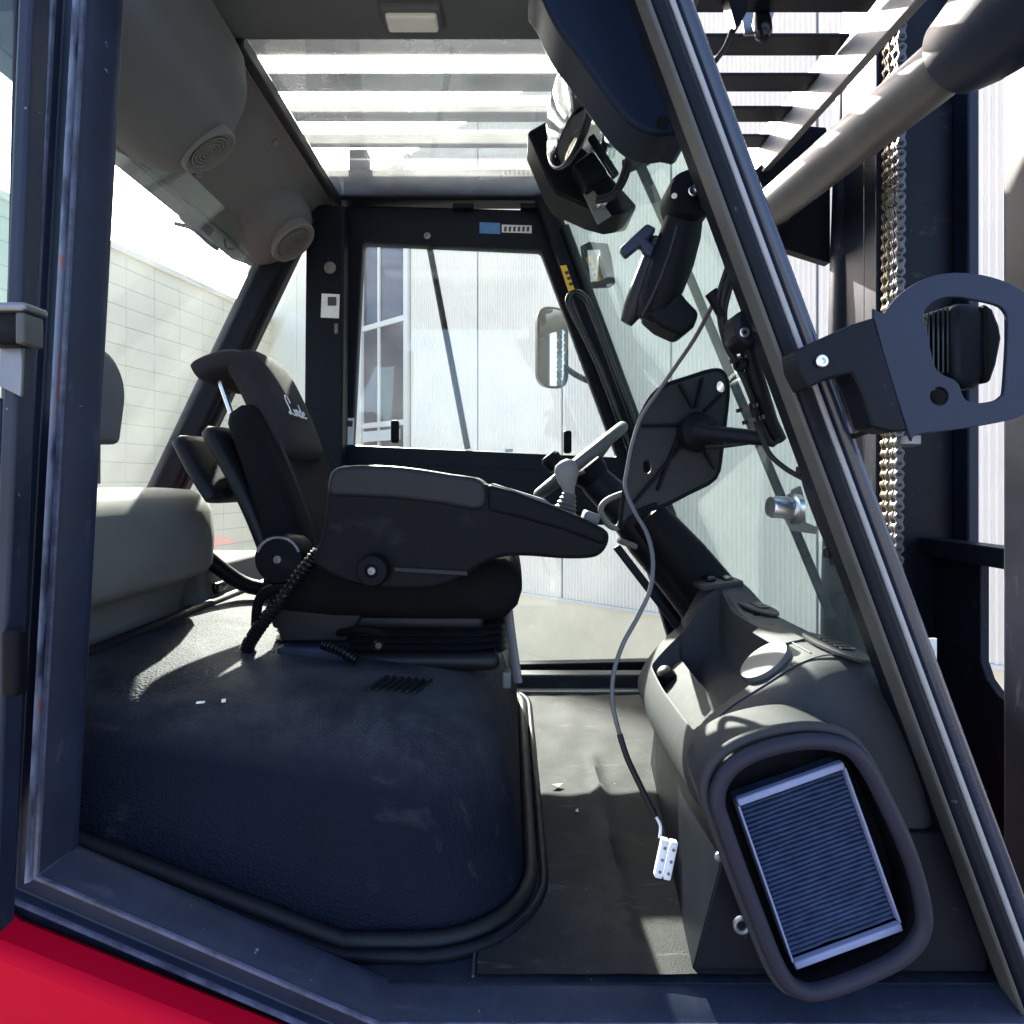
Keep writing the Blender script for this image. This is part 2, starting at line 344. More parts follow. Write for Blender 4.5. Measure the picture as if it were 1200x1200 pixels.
# ---- white ribbed hall
DIR = Vector((0.744, -0.668, 0)).normalized(); NRM = Vector((-0.668, -0.744, 0)).normalized(); WB = Vector((1.87, 8.09, 0))
def W(s, off, z): p = WB + DIR*s + NRM*off; return Vector((p.x, p.y, z))
hall = thing('factory_hall', 'white ribbed metal hall with glazed bay behind the cab', 'building', W(0, 0, GZ))
def wslab(s0, s1, o0, o1, z0, z1, bm=None):
    bm = bm or B()
    add_faces(bm, [W(s, f, z) for s in (s0, s1) for f in (o0, o1) for z in (z0, z1)], [(0,1,3,2),(4,6,7,5),(0,4,5,1),(2,3,7,6),(0,2,6,4),(1,5,7,3)]); return bm
TOP = 6.7
obj('wall_backing', wslab(-11.4, 9.0, -0.40, -0.03, GZ, TOP), 'wall_joint', hall, smooth=None)
def ribbed(s0, s1, z0, z1, pitch=0.055, dep=0.022):
    bm = B(); n = max(1, round((s1-s0)/pitch)); p = (s1-s0)/n; prof = []
    for i in range(n):
        a = s0+i*p; prof += [(a, 0), (a+p*0.42, 0), (a+p*0.56, dep), (a+p*0.86, dep)]
    prof.append((s1, 0))
    lo = [bm.verts.new(W(s, f, z0)) for s, f in prof]; hi = [bm.verts.new(W(s, f, z1)) for s, f in prof]
    for i in range(len(prof)-1): bm.faces.new((lo[i], lo[i+1], hi[i+1], hi[i]))
    return bm
for k in range(7):
    s0 = -4.962+k*1.733
    obj('wall_panel', ribbed(s0+0.012, s0+1.733-0.012, -1.0, TOP), 'wall_metal', hall, smooth=None)
for k in range(4):
    s0 = -11.4+k*1.21
    obj('smooth_panel', wslab(s0+0.01, s0+1.20, -0.02, 0.012, -1.0, TOP), 'wall_cream', hall, smooth=None)
obj('drip_flashing', wslab(-11.4, 7.2, -0.02, 0.05, -1.045, -1.004), 'frame_cream', hall, smooth=None)
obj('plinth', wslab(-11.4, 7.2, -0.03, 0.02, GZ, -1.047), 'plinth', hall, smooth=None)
win = obj('window', wslab(-6.52, -6.42, -0.02, 0.06, -1.0, TOP), 'frame_cream', hall, smooth=None)
obj('mullion', wslab(-5.10, -4.98, -0.02, 0.06, -1.0, TOP), 'frame_cream', win, smooth=None)
obj('mullion', wslab(-5.93, -5.87, -0.01, 0.03, -1.0, TOP), 'frame_cream', win, smooth=None)
zs = [-1.0, 1.80, 3.72, 5.6, TOP]
for z in zs[1:-1]: obj('transom', wslab(-6.42, -5.10, -0.01, 0.04, z-0.05, z+0.05), 'frame_cream', win, smooth=None)
for z0, z1 in zip(zs, zs[1:]):
    for a, c in ((-6.42, -5.93), (-5.87, -5.10)):
        obj('pane', wslab(a, c, -0.012, -0.004, z0+0.05, z1-0.05), 'glass_window', win, smooth=None)
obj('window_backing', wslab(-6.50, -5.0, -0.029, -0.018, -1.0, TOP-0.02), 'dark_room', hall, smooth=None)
obj('sign_board', wslab(-6.36, -5.2, 0.05, 0.08, 1.48, 1.68), 'white_label', hall, smooth=None)

# light concrete apron along the hall
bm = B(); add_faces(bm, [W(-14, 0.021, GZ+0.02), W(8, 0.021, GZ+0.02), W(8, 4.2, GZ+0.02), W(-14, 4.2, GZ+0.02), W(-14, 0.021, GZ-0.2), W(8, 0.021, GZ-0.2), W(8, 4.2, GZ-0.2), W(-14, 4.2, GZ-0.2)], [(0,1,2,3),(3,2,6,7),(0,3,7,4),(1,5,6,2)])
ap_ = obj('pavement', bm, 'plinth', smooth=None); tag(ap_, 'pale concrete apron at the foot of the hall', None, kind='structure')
# ---- low block wall to the rear
bw = thing('block_wall', 'cream block wall with thin grid joints seen through the rear window', 'wall', (-6.7, 10, GZ))
D2 = Vector((0.196, 0.981, 0)); N2 = Vector((0.981, -0.196, 0)); B2 = Vector((-6.67, 10, 0))
def W2(s, f, z): p = B2+D2*s+N2*f; return Vector((p.x, p.y, z))
def slab2(s0, s1, o0, o1, z0, z1):
    bm = B(); add_faces(bm, [W2(s, f, z) for s in (s0, s1) for f in (o0, o1) for z in (z0, z1)], [(0,1,3,2),(4,6,7,5),(0,4,5,1),(2,3,7,6),(0,2,6,4),(1,5,7,3)]); return bm
obj('core', slab2(-3.4, 5.9, -0.2, -0.008, GZ, 4.55), 'wall_joint', bw, smooth=None)
blk = None
for i in range(14):
    for j in range(20):
        s0 = -3.2+i*0.64; z0 = GZ+j*0.33
        if blk is None:
            blk = obj('block', slab2(s0+0.006, s0+0.634, -0.02, 0, z0+0.006, z0+0.324), 'wall_cream', bw, bevel=0.003, smooth=None); base = blk.location.copy(); s00, z00 = s0, z0
        else:
            c = copy_of(blk, bw, base + D2*(s0-s00) + Vector((0,0,z0-z00)) + N2*random.uniform(-0.002, 0.002))
obj('coping', slab2(-3.4, 5.9, -0.25, 0.06, 4.552, 4.66), 'wall_metal', bw, smooth=None)

# ================================================================== forklift cab frame
YN, YF = 0.80, 2.08
def base_z(x): return max(0.0, (-0.24-x)*0.385)
cab = thing('forklift_cab', 'dark blue steel forklift cab shell with open near side and glazed sides', 'cab', (0, 1.4, 0))
# chassis under the cab
ch = obj('chassis', bx(-1.6,0.62,0.80,2.14,-1.55,-0.07), 'red_paint', cab, bevel=0.02)
for x_, y_ in ((-1.15,0.62),(0.75,0.62),(-1.15,2.28),(0.75,2.28)):
    wh_ = obj('wheel', lathe([(-0.14,0.30),(-0.15,0.50),(-0.12,0.56),(0.12,0.56),(0.15,0.50),(0.14,0.30)], (x_, y_, GZ+0.56), (0,1,0), 40), 'rubber', cab)
    obj('rim', lathe([(-0.145,0.29),(-0.10,0.26),(-0.10,0.08),(0.10,0.08),(0.10,0.26),(0.145,0.29)], (x_, y_, GZ+0.56), (0,1,0), 32), 'dull_steel', wh_)
obj('side_panel', prism([(-1.6,-1.2),(0.40,-1.2),(0.40,-0.075),(-0.16,-0.075),(-0.62,0.108),(-0.72,0.19),(-1.6,0.40)], 0.745, 0.80), 'red_paint', cab, bevel=0.012)
# near door frame: pillar, sloping sill and floor edge swept as one profile
def xz(px, py, d): return Q(px, py, d)
prof = [(0.072,0.805),(0.030,0.805),(0.0285,0.792),(0.0225,0.791),(0.020,0.802),(0.0105,0.802),(-0.0035,0.802),(-0.0095,0.802),(-0.011,0.791),(-0.0165,0.790),(-0.019,0.796),(-0.034,0.822),(-0.034,0.838),(0.072,0.838)]
prof = [(-a, y) for a, y in prof]     # +n points into the opening
path = [xz(92, -90, .8), xz(92, 0, .8), xz(36, 1030, .8), xz(445, 1206, .8), (0.9, xz(445,1206,.8)[1]-0.002)]
obj('door_frame', sweep_xz(path, [(a, y) for a, y in prof]), 'navy_paint', cab, bevel=0.0015, smooth=50)
bd = [(0.0045,0.8025),(0.0035,0.7935),(-0.0005,0.7900),(-0.0025,0.7935),(-0.0035,0.8025)]
obj('worn_bead', sweep_xz(path[:3], bd), 'worn_bead', cab, smooth=60)
mk = [(0.0032,0.000),(0.0022,-0.0028),(-0.0022,-0.0028),(-0.0032,0.000)]
obj('edge_ridge', sweep_xz(path, [(-0.0255+a, 0.7912+b_) for a, b_ in mk]), 'ridge_highlight', cab, smooth=60)
obj('edge_ridge', sweep_xz(path, [(0.0138+a, 0.7905+b_) for a, b_ in mk]), 'ridge_highlight', cab, smooth=60)
# floor
bm = B(); xs = [-0.95,-0.8,-0.6,-0.45,-0.35,-0.27,-0.24,-0.2,0,0.3,0.75]
vs = [(x, y, base_z(x)-0.004) for x in xs for y in (0.83, 2.06)]
vs += [(x, y, base_z(x)-0.04) for x in xs for y in (0.83, 2.06)]; n = len(xs)*2
fs = [(2*i, 2*i+1, 2*i+3, 2*i+2) for i in range(len(xs)-1)] + [(n+2*i, n+2*i+2, n+2*i+3, n+2*i+1) for i in range(len(xs)-1)] + [(2*i, 2*i+2, n+2*i+2, n+2*i) for i in range(len(xs)-1)]
add_faces(bm, vs, fs); obj('floor_pan', bm, 'floor_metal', cab)
# rubber mat with a moulded ridge and a turned up edge
bm = B(); nx, ny = 40, 60; gv = []
for j in range(ny+1):
    for i in range(nx+1):
        u = i/nx; v = j/ny; x = -0.045+0.50*u; y = 0.835+1.13*v
        h = 0.004
        xr = 0.170+0.045*v
        h += 0.010*math.exp(-((x-xr)/0.010)**2)*(1 if 0.02 < v < 0.62 else 0)*min(1, max(0, (0.62-v)/0.08))
        h += 0.0015*math.sin(x*60+3*math.sin(y*7))*math.sin(y*23)
        gv.append((x, y, max(0.002, h)))
add_faces(bm, gv, [(j*(nx+1)+i, j*(nx+1)+i+1, (j+1)*(nx+1)+i+1, (j+1)*(nx+1)+i) for j in range(ny) for i in range(nx)])
obj('floor_mat', bm, 'floor_rubber', cab, smooth=60)
obj('mat_edge', rod((-0.05,0.832,0.003),(-0.05,1.2,0.003),0.002), 'ink', cab)
r_ = obj('floor_bolt', lathe([(0,0.020),(0.004,0.020),(0.005,0.014),(0.001,0.013)], P(540,1163,0.835)+Vector((0,0.012,-0.004)), (0,0,1), 20), 'dull_steel', cab)
for px_, py_ in ((238,1094),(300,1133),(120,1035)):
    q_ = P(px_, py_, 0.87); obj('sill_plug', lathe([(0,0.010),(0.0025,0.0095),(0.003,0.006)], (q_.x, 0.857, base_z(q_.x)-0.004), (0.36 if q_.x < -0.25 else 0,0,1), 18), 'rubber', cab)
# far sill
obj('sill_bar', bx(-0.9,0.72,1.99,2.05,-0.02,0.05), 'dash_grey', cab, bevel=0.008)
obj('threshold', bx(-0.04,0.44,1.945,1.985,0.002,0.012), 'dash_light', cab, bevel=0.003)

# ---- pillars (sloping front posts)
def ax(z): return 0.395+(0.75-z)*0.370         # left edge of front pillar at height z
def apillar(name, y0, y1, x0, x1, z0, z1, material, bev=0.006, parent=cab):
    lp = [(ax(z0)+x0, z0), (ax(z0)+x1, z0), (ax(z1)+x1, z1), (ax(z1)+x0, z1)]
    return obj(name, prism(lp, y0, y1), material, parent, bevel=bev)
NX = -0.019
apillar('front_pillar', 0.800, 0.875, NX, NX+0.026, -0.10, 1.72, 'cab_black', 0.008)
apillar('pillar_seal', 0.796, 0.83, NX-0.007, NX-0.0005, -0.02, 1.55, 'rubber_grey', 0.003)
apillar('sunlit_seal_strip', 0.803, 0.84, NX+0.0265, NX+0.035, -0.10, 1.70, 'pale_or_sunlit', 0.003)  # pillar seal strip, its sunlit brightness put into the pale colour
apillar('seal_groove', 0.815, 0.85, NX+0.0353, NX+0.041, -0.10, 1.70, 'rubber', 0.0)
bm = tube([(ax(z)+NX+0.052, 0.820, z) for z in (-0.12, 0.4, 0.9, 1.4, 1.72)], 0.0115, 16)
obj('outer_tube', bm, 'pillar_silver', cab, smooth=60)
apillar('front_pillar', 2.02, 2.09, -0.005, 0.040, -0.05, 1.60, 'cab_black', 0.010)
bm = tube([(ax(z)+0.058, 2.04, z) for z in (0.0, 0.5, 1.0, 1.5)], 0.018, 14)
obj('outer_tube', bm, 'cab_black', cab, smooth=60)
# rear pillars
def cx_(z): return -0.765-(1.38-z)*0.475
for y0, y1 in ((1.93, 2.04), (0.80, 0.90)):
    lp = [(cx_(0.3)-0.02, 0.3), (cx_(0.3)+0.075, 0.3), (cx_(1.5)+0.075, 1.5), (cx_(1.5)-0.02, 1.5)]
    obj('rear_pillar', prism(lp, y0, y1), 'cab_black', cab, bevel=0.012)
lp = [(cx_(0.45)+0.078, 0.45), (cx_(0.45)+0.090, 0.45), (cx_(1.5)+0.090, 1.5), (cx_(1.5)+0.078, 1.5)]
obj('pillar_seal', prism(lp, 1.965, 1.985), 'rubber', cab, bevel=0.003)
# far middle pillar
bp = obj('door_post', prism([Q(366,250,2.05), Q(410,250,2.05), Q(406,600,2.05), Q(406,690,2.05), Q(362,690,2.05)], 1.985, 2.06), 'cab_black', cab, bevel=0.008)
obj('label', prism([Q(377,344,1.98), Q(398,345,1.98), Q(397,373,1.98), Q(376,372,1.98)], 1.979, 1.983), 'white_label', bp, smooth=None)
obj('printed_code', prism([Q(384,348,1.977), Q(394,348,1.977), Q(394,358,1.977), Q(384,358,1.977)], 1.9765, 1.9785), 'ink', bp, smooth=None)
obj('cap', lathe([(0,0.019),(0.004,0.019),(0.006,0.016)], P(387,314,1.983), (0,-1,0), 20), 'dash_light', bp)
obj('clip', rbox(P(394,385,1.98), (0.012,0.006,0.032), 0.003), 'dash_light', bp)

# ---- roof
RZ = 1.58
bm = B()   # near headliner strip with a turned down rounded outer edge
sec = [(0.80,1.50),(0.802,1.535),(0.812,1.560),(0.835,1.576),(0.87,1.580),(1.00,1.582),(1.20,1.582),(1.285,1.580),(1.297,1.584),(1.30,1.592),(1.30,1.66),(0.80,1.66)]
rings = [[(x, y, z) for y, z in sec] for x in (-0.95, 0.36)]
obj('headliner', loft(rings), 'headliner', cab, smooth=50)
obj('roof_skin', bx(-0.95,0.36,0.79,1.30,1.665,1.70), 'navy_paint', cab, bevel=0.01)
obj('roof_rail', bx(-0.70,0.24,2.035,2.12,1.59,1.69), 'cab_black', cab, bevel=0.01)
bm = bx(-0.575,-0.553,1.29,2.05,1.562,1.60); rf = obj('roof_seal', bm, 'rubber', cab, bevel=0.006)
obj('seal_lip', bx(-0.592,-0.5765,1.29,2.05,1.566,1.585), 'pale_or_sunlit', rf, bevel=0.003)
quad_glass('roof_glass', (-0.56,1.295,1.600), (0.30,1.295,1.600), (0.30,2.06,1.600), (-0.56,2.06,1.600), 0.006, 'glass_roof', cab)
# rear sloping roof lining with two speaker pods
def lin(u, y):  # u 0 at roof edge, 1 at rear window
    x = -0.585-0.215*u; z = 1.572-0.215*u; return x, z
nrm = Vector((0.707, 0, -0.707))
bm = B(); NU, NV = 46, 90; gv = []
for j in range(NV+1):
    y = 0.83+1.22*j/NV
    for i in range(NU+1):
        u = i/NU; x, z = lin(u, y); h = 0.0
        # big pod near the open side: a broad bulge that hangs down and narrows to its speaker
        dx = (u-0.50)/0.56; dy = (y-1.06)/0.37
        q = max(0.0, 1-(abs(dx)**3.0+abs(dy)**3.4)); h = max(h, 0.150*q**0.48*(1.0-0.22*dy)*(1.0+0.10*math.tanh((u-0.38)*14)))
        dx = (u-0.62)/0.42; dy = (y-1.90)/0.15
        q = max(0.0, 1-(abs(dx)**2.2+abs(dy)**2.2)); h = max(h, 0.075*q**0.6)
        h += 0.012*max(0, 1-abs(u-0.0)/0.05)
        p = Vector((x, y, z))+nrm*h; gv.append(p)
add_faces(bm, gv, [(j*(NU+1)+i, j*(NU+1)+i+1, (j+1)*(NU+1)+i+1, (j+1)*(NU+1)+i) for j in range(NV) for i in range(NU)])
rl = obj('rear_lining', bm, 'headliner', cab, smooth=60)
obj('rear_roof_shell', prism([(-0.60,1.60),(-0.83,1.37),(-0.92,1.40),(-0.92,1.66),(-0.60,1.66)], 0.80, 2.06), 'cab_black', cab, bevel=0.006)
def on_lining(u, y, h=0.0): x, z = lin(u, y); return Vector((x, y, z))+nrm*h
def lin_grid(i, j): return gv[j*(NU+1)+i]
for px, py, r, tip in ((243,176,0.062,0), (342,282,0.075,0)):
    best = None
    for j in range(2, NV-1):
        for i in range(2, NU-1):
            q = lin_grid(i, j); ex = (CX+q.x/q.y*F-px)**2+(CY-(q.z-EZ)/q.y*F-py)**2
            if best is None or ex < best[0]: best = (ex, i, j)
    _, i, j = best
    e_u = lin_grid(i+2, j)-lin_grid(i-2, j); e_v = lin_grid(i, j+2)-lin_grid(i, j-2); ax_ = e_u.cross(e_v).normalized()
    if ax_.z > 0: ax_ = -ax_
    ax_ = (ax_+Vector((0.15,0,-0.35))).normalized()
    c = lin_grid(i, j)+ax_*0.002
    sp = obj('speaker', lathe([(-0.05,r*0.9),(-0.004,r),(0.004,r),(0.007,r*0.97),(0.007,r*0.90),(0.002,r*0.86)], c, ax_, 36), 'grey_trim', rl)
    obj('grille', lathe([(0.0,r*0.86),(0.0018,r*0.86),(0.0024,r*0.5)], c, ax_, 32), 'seat_shell', sp)
    for k in range(1, 6): obj('grille_ring', lathe([(0.0025,r*0.14*k),(0.0045,r*0.14*k),(0.0045,r*0.14*k-0.004),(0.0025,r*0.14*k-0.004)], c, ax_, 28), 'grey_trim', sp)
for (px, py, d) in ((335,180,1.62), (258,232,1.50), (312,110,1.40)):
    pt = P(px,py,d)
    u = 0.5
    y = d; best = min(((on_lining(k/40, y)-pt).length, k/40) for k in range(41))[1]
    obj('lining_clip', lathe([(-0.01,0.011),(0.003,0.011),(0.005,0.008)], on_lining(best, y), nrm, 16), 'grey_trim', rl)
obj('lining_edge', tube([on_lining(1.0, y, 0.002) for y in (0.83,1.2,1.6,2.05)], 0.007, 8), 'rubber', rl, smooth=60)
# cab dome lamp
dl = thing('dome_lamp', 'small white rectangular lamp in the grey headliner', 'lamp', P(483,18,1.225))
obj('housing', rbox((P(483,18,1.225).x, 1.225, 1.578), (0.118,0.062,0.016), 0.006), 'headliner', dl)
obj('lens', rbox((P(483,18,1.225).x, 1.227, 1.570), (0.100,0.044,0.018), 0.006), 'lamp_lens', dl)

# ---- glazing
quad_glass('rear_glass', (cx_(1.39)+0.005,0.86,1.39), (cx_(0.62)+0.005,0.86,0.62), (cx_(0.62)+0.005,1.97,0.62), (cx_(1.39)+0.005,1.97,1.39), 0.006, 'glass_rear', cab)
bm = prism([(cx_(0.40)+0.09,0.40),(-0.66,0.40),(-0.66,1.50),(cx_(1.5)+0.09,1.50)], 2.030, 2.036)
obj('rear_quarter_glass', bm, 'glass_clear', cab, smooth=None)
zt, zb = 1.56, 0.30
quad_glass('windscreen', (ax(zt)+0.055,0.86,zt), (ax(zt)+0.055,2.04,zt), (ax(zb)+0.055,2.04,zb), (ax(zb)+0.055,0.86,zb), 0.006, 'glass_green', cab)
# header over the windscreen
obj('windscreen_header', bx(0.16,0.24,1.02,2.05,1.588,1.64), 'cab_black', cab, bevel=0.012)
# overhead guard slats, running forwards over the roof
Ys = [0.98+0.147*k for k in range(8)]
SZ = 1.76
guard = thing('overhead_guard', 'dark slatted steel guard above the cab roof with a front cross beam', 'guard', (0, 1.4, SZ))
for y in Ys:
    obj('slat', bx(-0.80, 0.835, y-0.036, y+0.036, SZ, SZ+0.008), 'mast_paint', guard, bevel=0.002)
lp = [(0.838,1.668),(0.868,1.676),(0.872,1.83),(0.842,1.81)]
bm = prism(lp, 0.85, 2.20)
for v in bm.verts: v.co.x += (1.5-v.co.y)*0.045
obj('cross_beam', bm, 'beam_paint', guard, bevel=0.005)
obj('cross_beam', bx(-0.86,-0.801,0.9,2.1,1.72,1.80), 'mast_paint', guard, bevel=0.01)
for x in (-0.5, 0.22):
    for y in (0.90, 2.075): obj('post', bx(x-0.03, x+0.03, y-0.025, y+0.025, 1.69, SZ-0.0005), 'mast_paint', guard)

# ================================================================== engine cover (seat plinth)
def top_z(x): return 0.285+0.075*min(1, max(0, (-0.10-x)/0.60))
def rr(x0, x1, y0, y1, r, k=8):
    out = []
    for cx, cy_, a0 in ((x1-r, y0+r, -90), (x1-r, y1-r, 0), (x0+r, y1-r, 90), (x0+r, y0+r, 180)):
        for i in range(k+1):
            a = rad(a0+90*i/k); out.append((cx+r*math.cos(a), cy_+r*math.sin(a)))
    # subdivide the straight runs so the surface can follow the sloping base
    res = []
    for i, p in enumerate(out):
        q = out[(i+1)%len(out)]; res.append(p)
        L = math.hypot(q[0]-p[0], q[1]-p[1])
        if (i+1) % (k+1) == 0:
            for m_ in range(1, 10): t = m_/10; res.append((p[0]+(q[0]-p[0])*t, p[1]+(q[1]-p[1])*t))
    return res
hood = thing('engine_cover', 'big dark textured engine cover carrying the seat', 'engine cover', (-0.4, 1.4, 0.1))
spec = [(0.0,-0.82,0.022,0.902,2.00,0.15),(0.15,-0.82,0.020,0.904,1.99,0.15),(0.45,-0.82,0.010,0.911,1.98,0.16),(0.66,-0.82,-0.006,0.919,1.97,0.165),(0.80,-0.82,-0.026,0.930,1.95,0.17),(0.89,-0.81,-0.050,0.946,1.93,0.175),(0.95,-0.80,-0.078,0.968,1.91,0.18),(0.985,-0.80,-0.112,0.998,1.88,0.18),(1.0,-0.80,-0.150,1.035,1.85,0.17),(1.005,-0.78,-0.21,1.09,1.80,0.15),(1.005,-0.70,-0.32,1.28,1.70,0.10)]
rings = []
for lv, x0, x1, y0, y1, r in spec:
    rings.append([(x, y, base_z(x)+(top_z(x)-base_z(x))*lv) for x, y in rr(x0, x1, y0, y1, r)])
obj('cover', loft(rings), 'hood_vinyl', hood, smooth=60)
edge = [(x, y, base_z(x)+0.008) for x, y in rr(-0.83, 0.034, 0.888, 2.01, 0.165)]
obj('seal', tube(edge, 0.0125, 10, closed=True), 'rubber', hood, smooth=60)
edge = [(x, y, base_z(x)+0.004) for x, y in rr(-0.84, 0.056, 0.866, 2.03, 0.18)]
obj('outer_seal', tube(edge, 0.0085, 10, closed=True), 'cab_black', hood, smooth=60)
bm = beam((0.046,1.05,0.024), (0.046,1.96,0.024), 0.012, 0.020)
obj('sunlit_edge_strip', bm, 'dash_light', hood, bevel=0.004)  # seal strip; sun along the cover's foot put into its pale tone
# small louvre set in the cover
for k in range(7):
    x = -0.245+0.013*k; y0 = 1.075+0.002*k
    obj('louvre', beam((x, y0, top_z(x)+0.0022), (x+0.02, y0+0.075, top_z(x+0.02)+0.0042), 0.006, 0.006), 'rubber', hood, bevel=0.001)

# ================================================================== rear shelf / side trim behind the seat
rs = thing('trim_shelf', 'grey moulded rear shelf with rounded end under the back window', 'shelf', (-0.85, 1.2, 0.36))
sec = [(-1.10,0.640),(-0.80,0.652),(-0.745,0.648),(-0.715,0.630),(-0.700,0.595),(-0.695,0.53),(-0.700,0.470),(-0.712,0.452),(-0.745,0.440),(-0.765,0.420),(-0.775,0.37),(-0.775,0.33),(-1.10,0.33)]
rings = []
for y, e in ((0.83,0),(1.0,0),(1.2,0),(1.40,0),(1.46,0.004),(1.50,0.016),(1.525,0.035),(1.54,0.06)):
    rings.append([(x-e if x > -1.09 else x, y, z-(e*0.35 if z > 0.6 else 0)) for x, z in sec])
obj('trim', loft(rings), 'grey_trim', rs, smooth=50)
obj('panel', prism([(-0.772,0.45),(-0.752,0.352),(-0.79,0.34),(-1.0,0.34),(-1.0,0.45)], 1.541, 1.98), 'grey_trim', rs, bevel=0.01)
obj('floor_seal', tube([(-0.742, y, 0.362) for y in (0.84,1.1,1.4,1.7,1.96)], 0.012, 10), 'rubber', rs, smooth=60)
for y in (1.07, 1.62):
    obj('finger_slot', rbox((-0.757, y, 0.392), (0.020,0.060,0.028), 0.008), 'gloss_black', rs)
obj('pipe', tube(smooth_loop([(-0.80,1.58,0.50),(-0.70,1.63,0.40),(-0.60,1.66,0.375),(-0.52,1.62,0.36)], 6, False), 0.020, 12), 'cab_black', rs, smooth=60)
hp = thing('headrest_pad', 'rounded grey headrest pad behind the near door pillar', 'headrest', P(120,545,1.0))
lp = round_poly([Vector((*Q(x_,y_,1.06),0)) for x_, y_ in ((50,408),(126,405),(150,450),(141,521),(50,523))], [0.02,0.07,0.05,0.012,0.008], 8)
obj('cushion', prism(lp, 0.97, 1.06), 'headliner', hp, bevel=0.014, seg=3)
for x in (80, 112): obj('stem', rod(P(x,516,1.02), P(x,567,1.02), 0.007), 'dull_steel', hp)

# ================================================================== dashboard pod
dash = thing('dashboard', 'grey moulded dashboard pod with storage tray and air vents', 'dashboard', (0.45, 1.1, 0.1))
S = [(0.42,0.175),(0.33,0.176),(0.288,0.180),(0.270,0.195),(0.266,0.220),(0.278,0.250),(0.300,0.282),(0.335,0.318),(0.375,0.352),(0.415,0.385),(0.445,0.402),(0.485,0.408),(0.520,0.402),(0.555,0.380),(0.585,0.340),(0.60,0.28),(0.605,0.18),(0.58,0.172)]
Sv = smooth_loop([Vector((a, b_, 0)) for a, b_ in S], 14, False); Sv = [Vector((p.x, p.y)) for p in Sv]
m_ = len(Sv); Nn = []
for i in range(m_):
    t = (Sv[min(i+1, m_-1)]-Sv[max(i-1, 0)]).normalized(); Nn.append(Vector((-t.y, t.x)))
Y0, Y1 = 0.850, 1.44
NVd = 150; rings = []
def sst(a, b_, x): t = min(1, max(0, (x-a)/(b_-a))); return t*t*(3-2*t)
for j in range(NVd+1):
    v = j/NVd; y = Y0+(Y1-Y0)*(0.5-0.5*math.cos(math.pi*v))
    e = 0.0
    rn = 0.085
    if y < Y0+rn: q = (Y0+rn-y)/rn; e = rn*(1-math.sqrt(max(0, 1-q*q)))
    rf_ = 0.06
    if y > Y1-rf_: q = (y-Y1+rf_)/rf_; e = rf_*(1-math.sqrt(max(0, 1-q*q)))
    ring = []
    for i in range(m_):
        p = Sv[i]; f = 1-e/0.26
        x_, z_ = 0.46+(p.x-0.46)*f, 0.12+(p.y-0.12)*f
        inx = sst(0.290, 0.296, p.x)*(1-sst(0.440, 0.445, p.x)) if p.y > 0.25 else 0
        iny = sst(0.985-0.25*(p.x-0.30), 0.995-0.25*(p.x-0.30), y)*(1-sst(1.325, 1.337, y))
        dep = 0.042+0.068*sst(0.352, 0.358, p.x)*sst(1.035, 1.045, y)
        if p.y > 0.2: z_ -= dep*inx*iny
        sh = 0.02*sst(1.15, 1.45, y)*max(0, (0.52-p.x)/0.26)
        z_ += 0.038*sst(1.24, 1.36, y)*sst(0.36, 0.42, p.x)*(1-sst(0.50, 0.56, p.x))*(1 if p.y > 0.25 else 0)*f
        ring.append((x_+sh, y, max(0.02, z_)))
    rings.append(ring)
obj('moulding', loft(rings, True), 'dash_grey', dash, smooth=50)
def dash_pt(x, y, lift=0.0):
    best = min(range(m_), key=lambda i: abs(Sv[i].x-x)+(1 if Sv[i].y < 0.22 else 0)); p = Sv[best]+Nn[best]*lift
    sh = 0.02*sst(1.15, 1.45, y)*max(0, (0.52-Sv[best].x)/0.26); xb = Sv[best].x
    return Vector((p.x+sh, y, p.y+0.038*sst(1.24, 1.36, y)*sst(0.36, 0.42, xb)*(1-sst(0.50, 0.56, xb)))), Vector((Nn[best].x, 0, Nn[best].y))
def disc_on(name, x, y, r1, r2, material, parent, lift=0.001, h=0.004):
    c, nn = dash_pt(x, y, lift); t = Vector((nn.z, 0, -nn.x)); ring = []
    bm = B(); k = 36
    lo = [c+t*r1*math.cos(2*math.pi*i/k)+Vector((0,1,0))*r2*math.sin(2*math.pi*i/k) for i in range(k)]
    return obj(name, loft([lo, [p+nn*h for p in lo], [c+nn*(h+0.001)+(p-c)*0.88 for p in lo]], True, bm), material, parent)
lid = disc_on('cup_lid', 0.405, 0.985, 0.042, 0.040, 'dash_light', dash, -0.006, 0.014)
for yy, zz in ((1.26, 0.495), (0.965, 0.500)):
    v_ = disc_on('air_vent', zz, yy, 0.030, 0.085, 'dash_grey', dash, 0.0, 0.004)
    c, nn = dash_pt(zz, yy, 0.0065)
    for k in range(5):
        obj('vent_slot', rbox(c+Vector((0.002, -0.032+0.016*k, 0)), (0.022,0.010,0.003), 0.0012), 'gloss_black', v_)
c, nn = dash_pt(0.450, 1.375, 0.000)
sp_ = obj('switch_panel', rbox(c, (0.090,0.085,0.012), 0.004, Matrix.Rotation(rad(-8),3,'Y')), 'dash_grey', dash)
for k in range(2):
    obj('rocker_switch', rbox(c+Vector((-0.014+0.034*k, 0.010-0.012*k, 0.009)), (0.020,0.045,0.012), 0.005, Matrix.Rotation(rad(-8),3,'Y')), 'gloss_black', sp_)
obj('tray_block', prism([(0.428,0.395),(0.440,0.404),(0.475,0.412),(0.470,0.400)], 1.00, 1.11), 'dash_grey', dash, bevel=0.003)
kn = obj('ignition_knob', lathe([(-0.02,0.020),(0.012,0.019),(0.022,0.015),(0.025,0.006)], (0.322,1.275,0.262), (-0.45,-0.35,0.82), 20), 'gloss_black', dash)
